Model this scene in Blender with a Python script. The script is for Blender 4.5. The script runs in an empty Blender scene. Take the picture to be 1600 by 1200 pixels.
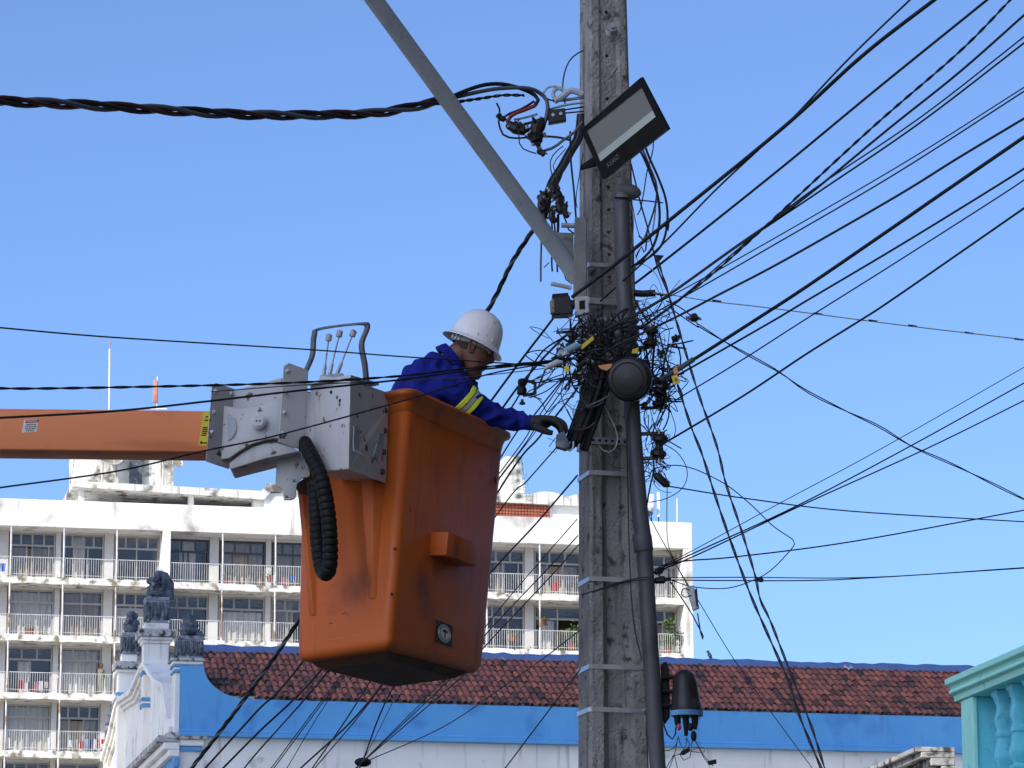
import bpy, bmesh, math, random
from mathutils import Vector, Matrix
random.seed(11)
S = bpy.context.scene
COL = S.collection
R = math.radians
# ------------------------------------------------------------- camera
F = 5500.0; PITCH = R(12.0); CAM = Vector((0, 0, 1.6))
cd = bpy.data.cameras.new('camera'); cam = bpy.data.objects.new('camera', cd); COL.objects.link(cam)
cam.location = CAM; cam.rotation_euler = (R(90) + PITCH, 0, 0)
cd.sensor_width = 36; cd.lens = F / 1600 * 36; cd.clip_start = .5; cd.clip_end = 6000
S.camera = cam
# ------------------------------------------------------------- light
SUN_EL = R(33); SUN_DIR = Vector((-.66, -.75, 0)).normalized() * math.cos(SUN_EL) + Vector((0, 0, math.sin(SUN_EL)))
w = bpy.data.worlds.new('World'); S.world = w; w.use_nodes = True
nt = w.node_tree; nt.nodes.clear()
sk = nt.nodes.new('ShaderNodeTexSky'); sk.sky_type = 'NISHITA'; sk.sun_disc = False
sk.sun_elevation = SUN_EL; sk.sun_rotation = math.atan2(SUN_DIR.x, SUN_DIR.y); sk.altitude = 10
sk.air_density = .6; sk.dust_density = 2.0; sk.ozone_density = 6.3
bg = nt.nodes.new('ShaderNodeBackground'); bg.inputs[1].default_value = .14
wo = nt.nodes.new('ShaderNodeOutputWorld'); nt.links.new(sk.outputs[0], bg.inputs[0]); nt.links.new(bg.outputs[0], wo.inputs[0])
sl = bpy.data.lights.new('sun', 'SUN'); sl.energy = 3.0; sl.angle = R(.53); sl.color = (1, .95, .87)
so = bpy.data.objects.new('sun', sl); COL.objects.link(so); so.rotation_euler = SUN_DIR.to_track_quat('Z', 'Y').to_euler()
so.location = (0, 0, 80)
S.view_settings.view_transform = 'Standard'; S.view_settings.look = 'None'
S.view_settings.gamma = 1; S.view_settings.use_curve_mapping = False
S.view_settings.exposure = 0.90
# ------------------------------------------------------------- helpers
CR = Vector((1, 0, 0)); CF = Vector((0, math.cos(PITCH), math.sin(PITCH))); CU = Vector((0, -math.sin(PITCH), math.cos(PITCH)))
def ray(px, py): return CR * ((px - 800) / F) + CU * ((600 - py) / F) + CF
def P(px, py, Y):
    d = ray(px, py); return CAM + d * (Y / d.y)
def MPP(Y): return Y / F            # metres per photo pixel at distance Y
class Frame:
    """vertical plane frame: s along facade, w into depth, z up"""
    def __init__(s, px, Y, a):
        o = P(px, 900, Y); s.o = Vector((o.x, o.y, 0)); s.a = a
        s.u = Vector((math.cos(a), math.sin(a), 0)); s.v = Vector((-math.sin(a), math.cos(a), 0))
    def sz(s, px, py, w=0):
        d = ray(px, py); t = (w - (CAM - s.o).dot(s.v)) / d.dot(s.v); q = CAM + d * t
        return ((q - s.o).dot(s.u), q.z)
    def ss(s, px, w=0): return s.sz(px, 900, w)[0]
WM = {}
def wm(o): return WM.get(o.name, Matrix.Identity(4))
def tag(o, label=None, cat=None, group=None, kind=None):
    if label: o['label'] = label
    if cat: o['category'] = cat
    if group: o['group'] = group
    if kind: o['kind'] = kind
    return o
def thing(name, label, cat, loc=(0, 0, 0), rz=0, group=None, kind=None):
    o = bpy.data.objects.new(name, None); COL.objects.link(o); o.empty_display_size = .2
    o.location = loc; o.rotation_euler = (0, 0, rz)
    WM[o.name] = Matrix.Translation(Vector(loc)) @ Matrix.Rotation(rz, 4, 'Z')
    return tag(o, label, cat, group, kind)
class MB:
    def __init__(s): s.v = []; s.f = []
    def add(s, vs, fs, M=None):
        k = len(s.v)
        for q in vs:
            q = Vector(q); s.v.append(M @ q if M else q)
        s.f += [tuple(i + k for i in f) for f in fs]; return s
    def box(s, x0, x1, y0, y1, z0, z1, M=None):
        vs = [(x, y, z) for z in (z0, z1) for y in (y0, y1) for x in (x0, x1)]
        return s.add(vs, [(0, 2, 3, 1), (4, 5, 7, 6), (0, 1, 5, 4), (2, 6, 7, 3), (0, 4, 6, 2), (1, 3, 7, 5)], M)
    def cbox(s, c, sx, sy, sz, M=None):
        T = Matrix.Translation(Vector(c)); T = T @ M if M else T
        return s.box(-sx / 2, sx / 2, -sy / 2, sy / 2, -sz / 2, sz / 2, T)
    def prism(s, poly, off):
        n = len(poly); off = Vector(off); p = [Vector(q) for q in poly]
        s.add(p + [q + off for q in p], [tuple(range(n)), tuple(range(2 * n - 1, n - 1, -1))] + [(i, i + n, (i + 1) % n + n, (i + 1) % n) for i in range(n)])
        return s
    def tube(s, pts, r, n=8, cap=True):
        pts = [Vector(p) for p in pts]; m = len(pts)
        if m < 2: return s
        rr = r if isinstance(r, (list, tuple)) else [r] * m
        t0 = (pts[1] - pts[0]).normalized(); a = t0.orthogonal().normalized(); vs = []; 
        for i, p in enumerate(pts):
            t = ((pts[min(i + 1, m - 1)] - pts[max(i - 1, 0)])).normalized()
            a = (a - t * a.dot(t)); a = a.normalized() if a.length > 1e-6 else t.orthogonal().normalized()
            b = t.cross(a)
            for k in range(n):
                th = 2 * math.pi * k / n; vs.append(p + (a * math.cos(th) + b * math.sin(th)) * rr[i])
        fs = [(i * n + k, i * n + (k + 1) % n, (i + 1) * n + (k + 1) % n, (i + 1) * n + k) for i in range(m - 1) for k in range(n)]
        if cap: fs += [tuple(range(n - 1, -1, -1)), tuple((m - 1) * n + k for k in range(n))]
        return s.add(vs, fs)
    def lathe(s, prof, c=(0, 0, 0), axis=(0, 0, 1), n=20, sq=None):
        """prof: (r, h) list"""
        ax = Vector(axis).normalized(); a = ax.orthogonal().normalized()
        if abs(ax.z) > .99: a = Vector((1, 0, 0))
        b = ax.cross(a); c = Vector(c); vs = []
        for r, h in prof:
            for k in range(n):
                th = 2 * math.pi * (k + .5) / n
                q = 1.0
                if sq: q = 1 / max(abs(math.cos(th)), abs(math.sin(th)))
                vs.append(c + ax * h + (a * math.cos(th) + b * math.sin(th)) * r * q)
        m = len(prof)
        fs = [(i * n + k, i * n + (k + 1) % n, (i + 1) * n + (k + 1) % n, (i + 1) * n + k) for i in range(m - 1) for k in range(n)]
        fs += [tuple(range(n - 1, -1, -1)), tuple((m - 1) * n + k for k in range(n))]
        return s.add(vs, fs)
    def ball(s, c, r, n=8, sc=(1, 1, 1), M=None):
        m = n; vs = []; c = Vector(c)
        for i in range(1, m):
            ph = math.pi * i / m
            for k in range(n):
                th = 2 * math.pi * k / n
                q = Vector((math.sin(ph) * math.cos(th) * sc[0], math.sin(ph) * math.sin(th) * sc[1], math.cos(ph) * sc[2])) * r
                vs.append(c + (M @ q if M else q))
        for sg in (1, -1):
            q = Vector((0, 0, sg * r * sc[2])); vs.append(c + (M @ q if M else q))
        T = (m - 1) * n; fs = [(i * n + k, (i + 1) * n + k, (i + 1) * n + (k + 1) % n, i * n + (k + 1) % n) for i in range(m - 2) for k in range(n)]
        fs += [(T, k, (k + 1) % n) for k in range(n)] + [(T + 1, (m - 2) * n + (k + 1) % n, (m - 2) * n + k) for k in range(n)]
        return s.add(vs, fs)
    def build(s, name, mat, parent=None, local=False, smooth=35, bevel=None, label=None, cat=None, group=None, kind=None, keep=False, seg=2, fix=True):
        me = bpy.data.meshes.new(name)
        vs = s.v
        loc = Vector((0, 0, 0))
        if parent is not None and not local:
            inv = wm(parent).inverted(); vs = [inv @ q for q in vs]
        elif parent is None and not keep:
            xs = [q.x for q in vs]; ys = [q.y for q in vs]; zs = [q.z for q in vs]
            loc = Vector(((min(xs) + max(xs)) / 2, (min(ys) + max(ys)) / 2, min(zs))); vs = [q - loc for q in vs]
        me.from_pydata([tuple(q) for q in vs], [], s.f)
        if fix or bevel:
            bm = bmesh.new(); bm.from_mesh(me)
            if fix: bmesh.ops.recalc_face_normals(bm, faces=bm.faces)
            if bevel:
                es = [e for e in bm.edges if len(e.link_faces) == 2 and e.calc_face_angle(0) > R(30)]
                bmesh.ops.bevel(bm, geom=es, offset=bevel, segments=seg, profile=.5, affect='EDGES', clamp_overlap=True)
            bm.to_mesh(me); bm.free()
        if smooth:
            me.polygons.foreach_set('use_smooth', [True] * len(me.polygons)); me.set_sharp_from_angle(angle=R(smooth))
        if mat: me.materials.append(mat)
        o = bpy.data.objects.new(name, me); COL.objects.link(o); o.location = loc
        if parent is not None: o.parent = parent; WM[o.name] = wm(parent)
        return tag(o, label, cat, group, kind)
def inst(o, parent=None, loc=None):
    c = o.copy(); COL.objects.link(c)
    if parent is not None: c.parent = parent
    if loc is not None: c.location = loc
    return c
# ------------------------------------------------------------- materials
def mat(name, c1, c2=None, sc=3.0, rough=.6, metal=0, bump=0.0, bsc=40, dirt=None, dsc=1.5, dlo=.55, dhi=.7, streak=None, stsc=(6, 6, .4), stlo=.55, sthi=.75, spec=.5, coords='obj', detail=6):
    m = bpy.data.materials.new(name); m.use_nodes = True; n = m.node_tree.nodes; L = m.node_tree.links
    b = n['Principled BSDF']; b.inputs['Roughness'].default_value = rough; b.inputs['Metallic'].default_value = metal
    b.inputs['Specular IOR Level'].default_value = spec
    g = n.new('ShaderNodeNewGeometry'); out = g.outputs['Position']      # fixed places: world position keeps every copy different
    def noise(scale, det=detail, vec=None):
        t = n.new('ShaderNodeTexNoise'); t.inputs['Scale'].default_value = scale; t.inputs['Detail'].default_value = det
        L.new(vec or out, t.inputs['Vector']); return t.outputs['Fac']
    def ramp(src, lo, hi):
        r = n.new('ShaderNodeMapRange'); r.inputs['From Min'].default_value = lo; r.inputs['From Max'].default_value = hi
        L.new(src, r.inputs['Value']); return r.outputs['Result']
    def mix(fac, a, c):
        x = n.new('ShaderNodeMix'); x.data_type = 'RGBA'; L.new(fac, x.inputs[0])
        for k, q in ((6, a), (7, c)):
            if isinstance(q, tuple): x.inputs[k].default_value = (*q, 1)
            else: L.new(q, x.inputs[k])
        return x.outputs[2]
    col = mix(ramp(noise(sc), .35, .65), c1, c2 or tuple(q * .8 for q in c1))
    if streak:
        mp = n.new('ShaderNodeMapping'); mp.inputs['Scale'].default_value = stsc; L.new(out, mp.inputs['Vector'])
        col = mix(ramp(noise(1, 8, mp.outputs[0]), stlo, sthi), col, streak)
    if dirt: col = mix(ramp(noise(dsc, 10), dlo, dhi), col, dirt)
    L.new(col, b.inputs['Base Color'])
    if bump:
        bp = n.new('ShaderNodeBump'); bp.inputs['Strength'].default_value = bump; bp.inputs['Distance'].default_value = .02
        L.new(noise(bsc), bp.inputs['Height']); L.new(bp.outputs[0], b.inputs['Normal'])
    rr = ramp(noise(sc * 3), .2, .8); mm = n.new('ShaderNodeMapRange'); mm.inputs['To Min'].default_value = max(0, rough - .1); mm.inputs['To Max'].default_value = min(1, rough + .12)
    L.new(rr, mm.inputs['Value']); L.new(mm.outputs[0], b.inputs['Roughness'])
    return m
M = {}
M['facade'] = mat('facade_white', (.82, .81, .78), (.74, .73, .70), .5, .85, dirt=(.26, .24, .20), dsc=.6, dlo=.54, dhi=.72, streak=(.34, .32, .28), stsc=(2.5, 2.5, .18), stlo=.58, sthi=.78)
M['slab'] = mat('slab_edge_stained', (.80, .79, .75), (.6, .58, .52), 1.2, .85, dirt=(.20, .17, .12), dsc=2.2, dlo=.52, dhi=.64)
M['roofslab'] = mat('roof_slab_weathered', (.74, .73, .69), (.55, .53, .48), 1.5, .85, dirt=(.10, .095, .08), dsc=1.3, dlo=.53, dhi=.66, streak=(.25, .24, .2), stsc=(5, 5, .3), stlo=.56, sthi=.68)
M['inner'] = mat('balcony_wall', (.62, .60, .56), (.56, .54, .51), 1, .9)
M['alu'] = mat('window_frame', (.36, .355, .34), (.30, .295, .285), 1, .5)
M['alu_dark'] = mat('dark_window_frame', (.05, .06, .07), (.04, .05, .06), 1, .5)
M['railing'] = mat('railing_paint', (.60, .60, .58), (.45, .44, .42), 4, .6)
M['pipe_rust'] = mat('drain_pipe', (.66, .65, .6), (.5, .48, .44), 2, .7, dirt=(.26, .15, .09), dsc=1.1, dlo=.52, dhi=.6)
M['curtain'] = mat('curtain', (.78, .79, .78), (.66, .68, .7), .6, .95)
M['curtain_tan'] = mat('curtain_tan', (.42, .37, .31), (.3, .26, .22), .6, .95)
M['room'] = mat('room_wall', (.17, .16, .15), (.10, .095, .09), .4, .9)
M['blue'] = mat('blue_wall', (.105, .35, .68), (.12, .39, .70), .8, .85, dirt=(.05, .20, .50), dsc=.9, dlo=.56, dhi=.78, streak=(.08, .24, .48), stsc=(3, 3, .5), stlo=.60, sthi=.82, bump=.2, bsc=6)
M['bluetrim'] = mat('blue_trim', (.14, .38, .66), (.11, .30, .55), 2, .8, dirt=(.05, .10, .22), dsc=3, dlo=.52, dhi=.66)
M['ridge'] = mat('ridge_mortar', (.085, .15, .32), (.10, .18, .38), 1.5, .8, dirt=(.45, .47, .5), dsc=1.6, dlo=.68, dhi=.72, bump=.3, bsc=8)
M['plaster'] = mat('old_white_plaster', (.88, .85, .77), (.80, .77, .71), .8, .9, dirt=(.15, .14, .13), dsc=1.1, dlo=.60, dhi=.78, streak=(.30, .30, .29), stsc=(4, 4, .35), stlo=.60, sthi=.8, bump=.3, bsc=9)
M['plaster_dark'] = mat('mossy_plaster', (.58, .57, .54), (.36, .35, .33), 4, .9, dirt=(.05, .05, .045), dsc=6, dlo=.48, dhi=.62, bump=.6, bsc=20)
M['cornice'] = mat('weathered_cornice', (.40, .39, .37), (.26, .255, .24), 5, .9, dirt=(.045, .043, .04), dsc=7, dlo=.50, dhi=.60, bump=.5, bsc=20)
M['stone'] = mat('dark_stone', (.11, .13, .16), (.05, .06, .075), 5, .8, dirt=(.22, .25, .29), dsc=7, dlo=.58, dhi=.7, bump=.7, bsc=14)
M['stone_light'] = mat('grey_stone', (.32, .35, .38), (.18, .20, .23), 6, .8, dirt=(.05, .055, .06), dsc=8, dlo=.52, dhi=.64, bump=.6, bsc=16)
M['teal'] = mat('teal_paint', (.38, .80, .68), (.34, .76, .65), 3, .75, dirt=(.22, .52, .46), dsc=9, dlo=.6, dhi=.75, bump=.25, bsc=25)
M['teal_shade'] = mat('teal_paint_shaded', (.16, .60, .72), (.15, .56, .68), 3, .75, dirt=(.06, .27, .36), dsc=9, dlo=.6, dhi=.75, bump=.25, bsc=25)  # bluer copy of the teal paint, with its shade put into the colour
M['ground'] = mat('ground', (.42, .38, .32), (.32, .29, .25), .3, .95)
M['asphalt'] = mat('asphalt', (.05, .05, .052), (.065, .065, .065), 2, .9, bump=.3)
M['sun_block'] = mat('sun_block_grey', (.62, .61, .58), (.55, .54, .52), .3, .9)  # for the unseen towers added to block the sun
M['sky_block'] = mat('sky_block_brown', (.13, .11, .10), (.10, .09, .08), .3, .9)  # kept dark so the added right block returns little light
M['dish'] = mat('dish_mesh', (.30, .27, .20), (.25, .22, .16), 2, .7)
M['leaf'] = mat('leaf', (.10, .17, .02), (.035, .08, .015), 3, .6)
M['brick'] = mat('brick', (.36, .10, .05), (.28, .075, .04), 3, .9)
M['rust'] = mat('rusty_paint', (.5, .2, .11), (.4, .16, .1), 2, .8)
M['antenna'] = mat('antenna_white', (.7, .7, .7), None, 2, .6)
def glassmat():
    m = bpy.data.materials.new('window_glass'); m.use_nodes = True; n = m.node_tree.nodes; L = m.node_tree.links; n.remove(n['Principled BSDF'])
    t = n.new('ShaderNodeBsdfTransparent'); t.inputs[0].default_value = (.88, .86, .83, 1)
    g = n.new('ShaderNodeBsdfGlossy'); g.inputs['Roughness'].default_value = .08; g.inputs[0].default_value = (.8, .8, .8, 1)
    x = n.new('ShaderNodeMixShader'); x.inputs[0].default_value = .05
    L.new(t.outputs[0], x.inputs[1]); L.new(g.outputs[0], x.inputs[2]); L.new(x.outputs[0], n['Material Output'].inputs[0]); return m
M['glass'] = glassmat()
def tilemat():
    m = bpy.data.materials.new('clay_tile'); m.use_nodes = True; n = m.node_tree.nodes; L = m.node_tree.links; b = n['Principled BSDF']
    b.inputs['Roughness'].default_value = .9
    a = n.new('ShaderNodeAttribute'); a.attribute_name = 'tint'
    r = n.new('ShaderNodeValToRGB'); e = r.color_ramp.elements
    e[0].position = 0; e[0].color = (.055, .035, .032, 1); e[1].position = 1; e[1].color = (.42, .14, .085, 1)
    for p, c in ((.12, (.16, .07, .055, 1)), (.45, (.26, .092, .068, 1)), (.75, (.33, .11, .075, 1))): q = e.new(p); q.color = c
    L.new(a.outputs['Fac'], r.inputs[0])
    g = n.new('ShaderNodeNewGeometry'); t = n.new('ShaderNodeTexNoise'); t.inputs['Scale'].default_value = 1.1; t.inputs['Detail'].default_value = 9; L.new(g.outputs['Position'], t.inputs['Vector'])
    mr = n.new('ShaderNodeMapRange'); mr.inputs['From Min'].default_value = .57; mr.inputs['From Max'].default_value = .72; L.new(t.outputs['Fac'], mr.inputs['Value'])
    x = n.new('ShaderNodeMix'); x.data_type = 'RGBA'; L.new(mr.outputs[0], x.inputs[0]); L.new(r.outputs[0], x.inputs[6]); x.inputs[7].default_value = (.045, .038, .035, 1)
    L.new(x.outputs[2], b.inputs['Base Color'])
    return m
M['tile'] = tilemat()
# ============================================================= ground and street
A = R(11.8)
MB().box(-1500, 1500, -1500, 2500, -.3, 0).build('ground', M['ground'], kind='structure', smooth=0)
MB().box(-9, 7, -80, 92, .004, .02).build('road', M['asphalt'], kind='structure', smooth=0)
# unseen blocks added for the light: towers keep off sun, right one cuts sky
def block(label, x0, x1, y0, y1, h, bay=3.2, mt='sun_block'):
    t = thing('light_block', label, 'building', ((x0 + x1) / 2, (y0 + y1) / 2, 0))
    MB().box(x0, x1, y0, y1, 0, h).build('wall', M[mt], t, smooth=0)
    MB().box(x0 - .3, x1 + .3, y0 - .3, y1 + .3, h + .003, h + .6).build('roof', M['slab'], t, smooth=0)
    wn = MB()
    z = 1.2
    while z < h - 2.4:
        y = y0 + 1
        while y < y1 - 2: wn.box(x1 + .003, x1 + .06, y, y + 1.5, z, z + 1.5); y += bay
        z += 3
    wn.build('window_row', M['alu'], t, smooth=0, kind='stuff')
block('slender unseen tower added far left to block the sun from the blue building', -112, -84, -22, 4, 122)
block('slim unseen tower added behind left to block the sun from the pole and bucket', -70, -57, -62, -49, 84)
block('large dark unseen block added on the right to cut sky light', 4.6, 30, -40, 21, 24, mt='sky_block')  # added out of view to darken faces turned right
# ============================================================= apartment building
FA = Frame(800, 177, A)
apt = thing('apartment_building', 'long white apartment block with open balconies and stained concrete slabs', 'building', FA.o, A)
def apx(px, w=0): return FA.ss(px, w)
z_at = lambda px, py, w=0: FA.sz(px, py, w)[1]
POSTS = [16 + 83.0 * k for k in range(-2, 3)] + [265] + [265 + 82.7 * k for k in range(1, 10)] + [1079]
POSTS = sorted(POSTS)
SP = [apx(p) for p in POSTS]
s_end = apx(1082); s0 = SP[0]
zt = [z_at(20, y) for y in (900, 992, 1081, 1172)]
st = (zt[0] - zt[3]) / 3
levels = [zt[0] - st * k for k in range(6)]       # balcony slab tops, top storey first
z_par0 = z_at(20, 821.5); z_par1 = z_at(20, 779)
DEP = 1.35
SLT = .32
# parapet, slabs
MB().box(s0 - 1, s_end, -.02, 12, z_par0, z_par1).build('parapet', M['facade'], apt, local=True, smooth=0, bevel=.03)
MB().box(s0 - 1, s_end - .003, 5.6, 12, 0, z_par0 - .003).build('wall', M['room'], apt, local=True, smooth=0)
low = levels[-1] - SLT
MB().box(s0 - 1, s_end, 0, 5.55, 0, low - .004).build('lower_wall', M['facade'], apt, local=True, smooth=0)
random.seed(5)
def rough_slab(sa, sb, z, dpt):
    m = MB(); n = int((sb - sa) / .35); bot = []; top = []
    for i in range(n + 1):
        x = sa + (sb - sa) * i / n
        top.append((x, -.0 + random.uniform(0, .02), z + random.uniform(-.03, .03))); bot.append((x, random.uniform(0, .03), z - SLT + random.uniform(-.035, .02)))
    for i in range(n):
        a, b, c, d = bot[i], bot[i + 1], top[i + 1], top[i]
        m.add([a, b, c, d, (a[0], dpt, z - SLT), (b[0], dpt, z - SLT), (c[0], dpt, z), (d[0], dpt, z)], [(0, 1, 2, 3), (3, 2, 6, 7), (0, 4, 5, 1)])
    m.add([bot[0], top[0], (sa, dpt, z), (sa, dpt, z - SLT)], [(0, 1, 2, 3)]); m.add([bot[-1], top[-1], (sb, dpt, z), (sb, dpt, z - SLT)], [(0, 1, 2, 3)])
    return m
s_break = apx(243)
for z in levels:
    rough_slab(s0 - 1, s_break, z, 5.55).build('balcony_slab', M['slab'], apt, local=True, smooth=0)
    rough_slab(apx(266), s_end - .45, z - .05, 5.55).build('balcony_slab', M['slab'], apt, local=True, smooth=0)
# end walls
MB().box(s_end - .45, s_end, -.01, 5.55, low, z_par0 - .003).build('end_wall', M['facade'], apt, local=True, smooth=0)
MB().box(apx(253), apx(265.5), -.012, 5.55, low, z_par0 - .003).build('partition_wall', M['facade'], apt, local=True, smooth=0)
MB().box(s0 - 1, s_end, 12.003, 12.3, 0, z_par1 - .2).build('rear_wall', M['facade'], apt, local=True, smooth=0)
MB().box(s_end + .002, s_end + .2, 5.6, 12, 0, z_par0 - .01).build('end_wall', M['facade'], apt, local=True, smooth=0)
ORD = ['first', 'second', 'third', 'fourth', 'fifth', 'sixth', 'seventh', 'eighth', 'ninth', 'tenth', 'eleventh', 'twelfth', 'thirteenth', 'fourteenth', 'fifteenth']
ROW = ['top', 'second', 'third', 'fourth', 'fifth', 'lowest']
def bar_railing(sa, sb, z, h=1.0):
    m = MB(); n = max(2, int((sb - sa) / .115))
    for i in range(n + 1):
        x = sa + (sb - sa) * i / n; m.box(x - .009, x + .009, .05, .07, z, z + h)
    m.box(sa, sb, .045, .075, z + h, z + h + .03); m.box(sa, sb, .045, .075, z + .12, z + .145)
    return m
def curtain(sa, sb, w, z0, z1, amp=.05, gather=0):
    m = MB(); n = max(8, int((sb - sa) / .06)); vs = []
    for i in range(n + 1):
        x = sa + (sb - sa) * i / n; y = w + amp * math.sin(i * 1.25) + .02 * math.sin(i * .41)
        g = gather * (x - (sa + sb) / 2)
        vs += [(x - g, y, z0), (x, y, z1), (x, y + .02, z1), (x - g, y + .02, z0)]
    fs = []
    for i in range(n):
        a = 4 * i; b = a + 4; fs += [(a, b, b + 1, a + 1), (a + 2, b + 2, b + 3, a + 3), (a + 1, b + 1, b + 2, a + 2), (a + 3, b + 3, b, a)]
    fs += [(0, 1, 2, 3), (4 * n, 4 * n + 3, 4 * n + 2, 4 * n + 1)]
    return m.add(vs, fs)
pane_cache = {}
cx_rng = random.Random(3)
for r_, z in enumerate(levels):
    zc = (z_par0 if r_ == 0 else levels[r_ - 1] - SLT)
    if r_ and True: pass
    for b_ in range(len(SP) - 1):
        sa, sb = SP[b_], SP[b_ + 1]; pxm = (POSTS[b_] + POSTS[b_ + 1]) / 2
        right = POSTS[b_] >= 264; zb = z - (.05 if right else 0); zcc = zc - (.05 if right and r_ else 0)
        if b_ == 4: sb = apx(253)
        last = b_ == len(SP) - 2
        if last: sb = s_end - .45
        hid = 490 < POSTS[b_] and POSTS[b_ + 1] < 745      # behind the bucket
        # column left of the post at the window line
        wide = .46 if (b_ % 2 == 0) else .26
        if POSTS[b_] != 265:
            MB().box(sa - wide - .04, sa - .04, DEP, DEP + .3, zb, zcc - .003).build('column', M['inner'], apt, local=True, smooth=0)
        # drain pipe / post at slab edge
        if POSTS[b_] not in (265,) and not last:
            MB().tube([(sa, .06, zb + .003), (sa + .01, .06, (zb + zcc) / 2), (sa - .005, .06, zcc - .003)], .045, 8).build('post', M['pipe_rust'] if r_ else M['railing'], apt, local=True)
        if last and r_ >= 0: pass
        bar_railing(sa + .08, sb - .08, zb, .97).build('railing', M['railing'], apt, local=True, smooth=0)
        # window
        wa = sa + .0 if POSTS[b_] != 265 else sa + .02
        nw = .46 if ((b_ + 1) % 2 == 0) else .26
        wb = sb - nw - .06 if not (b_ == 4 or last) else sb - .02
        H = 2.42; z1 = zb + H; tz = z1 - .62
        if z1 < zcc - .01: MB().box(wa, wb, DEP + .05, DEP + .25, z1 + .002, zcc - .003).build('lintel', M['inner'], apt, local=True, smooth=0)
        dark = (b_ in (5, 6, 7)) and r_ == 0
        fm = M['alu_dark'] if dark else M['alu']
        m = MB(); y0, y1 = DEP + .1, DEP + .17; t = .045
        m.box(wa, wb, y0, y1, z1 - t * 2, z1); m.box(wa, wb, y0 - .01, y1 + .01, tz - .06, tz + .04); m.box(wa, wb, y0, y1, zb, zb + .05)
        m.box(wa, wa + t * 2, y0 - .004, y1 + .004, zb + .05, z1 - t * 2); m.box(wb - t * 2, wb, y0 - .004, y1 + .004, zb + .05, z1 - t * 2)
        cuts_u = [wa + (wb - wa) * k / 3 for k in (1, 2)]
        vr = random.Random(r_ * 31 + b_ * 7).random()
        if vr < .25: cuts_u = [wa + (wb - wa) * k / 4 for k in (1, 2, 3)]
        elif vr > .8: cuts_u = [wa + (wb - wa) * .5]
        fr = [.28, .62] if (b_ + r_) % 3 == 0 else ([.5] if (b_ + r_) % 3 == 1 else [.38, .5, .86])
        cuts_l = [wa + (wb - wa) * q for q in fr]
        for c in cuts_u: m.box(c - t, c + t, y0 - .006, y1 + .006, tz + .04, z1 - t * 2)
        for c in cuts_l: m.box(c - t * .7, c + t * .7, y0 - .006, y1 + .006, zb + .05, tz - .06)
        win = m.build('window', fm, apt, local=True, smooth=0)
        if hid: continue
        opening = cx_rng.random()
        def panes(cs, za, zb2, skip=None):
            e = [wa + t * 2] + cs + [wb - t * 2]
            for i in range(len(e) - 1):
                if skip == i: continue
                MB().box(e[i] + t, e[i + 1] - t, y0 + .02, y0 + .03, za, zb2).build('pane', M['glass'], win, local=True, smooth=0)
        panes(cuts_u, tz + .05, z1 - t * 2 - .01); panes(cuts_l, zb + .06, tz - .07, (1 if opening < .35 else None))
        # dark room behind, side walls
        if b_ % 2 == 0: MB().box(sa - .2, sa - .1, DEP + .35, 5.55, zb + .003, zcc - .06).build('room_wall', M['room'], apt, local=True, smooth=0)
        # curtains
        if r_ > 4: continue
        q = cx_rng.random(); cm = M['curtain'] if cx_rng.random() < .8 else M['curtain_tan']; yc = DEP + .42
        cname = 'pale' if cm is M['curtain'] else 'tan'
        base = 'in the %s balcony row, %s bay from the left' % (ROW[r_], ORD[max(0, b_ - 1)])
        if b_ == 0: base = 'in the %s balcony row, beyond the left frame edge' % ROW[r_]
        full = (r_, b_) in ((1, 2), (1, 3), (0, 6), (0, 7), (2, 3), (3, 2))
        if full or q < .42:
            curtain(wa + .1, wb - .1, yc, zb + .05, z1 - .1 if full or q < .2 else tz - .1).build('curtain', cm, apt and None, keep=True).location = (0, 0, 0)
            o = COL.objects[-1]; tag(o, '%s full-width curtain behind the window %s' % (cname, base), 'curtain', 'curtains behind the balcony windows')
            o.location = FA.o; o.rotation_euler = (0, 0, A)
        elif q < .85:
            sa2 = wa + .25 + cx_rng.random() * .5; ww = .55 + cx_rng.random() * .5
            o = curtain(sa2, min(sa2 + ww, wb - .1), yc, zb + .05, tz - .08 if q < .65 else z1 - .1, .05, .12).build('curtain', cm, keep=True)
            tag(o, '%s gathered curtain behind the window %s' % (cname, base), 'curtain', 'curtains behind the balcony windows')
            o.location = FA.o; o.rotation_euler = (0, 0, A)
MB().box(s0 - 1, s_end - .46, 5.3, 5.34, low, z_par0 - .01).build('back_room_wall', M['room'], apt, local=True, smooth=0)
# laundry and balcony clutter
cloth_cols = {'red': (.45, .03, .04), 'white': (.75, .75, .75), 'navy': (.03, .05, .16), 'pink': (.6, .2, .25), 'light blue': (.25, .42, .7), 'beige': (.55, .47, .36), 'dark green': (.04, .13, .07), 'blue': (.04, .15, .55)}
for k, v in cloth_cols.items(): M['c_' + k] = mat('cloth_' + k.replace(' ', '_'), v, None, 3, .95)
def cloth(px, py, wpx, hpx, colr, where):
    w_ = .0; sa, zt_ = FA.sz(px, py); sb, zb_ = FA.sz(px + wpx, py + hpx)
    m = curtain(sa + .02, sb - .03 * random.random(), .12 + random.uniform(-.04, .04), zb_ + random.uniform(-.12, .2), zt_ - random.uniform(0, .08), .03, random.uniform(-.35, .3))
    kind = random.choice(['towel', 'shirt', 'cloth'])
    o = m.build('laundry', M['c_' + colr], keep=True); o.location = FA.o; o.rotation_euler = (0, 0, A)
    tag(o, '%s %s' % (colr, where), 'laundry', 'laundry drying on the balconies')
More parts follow.
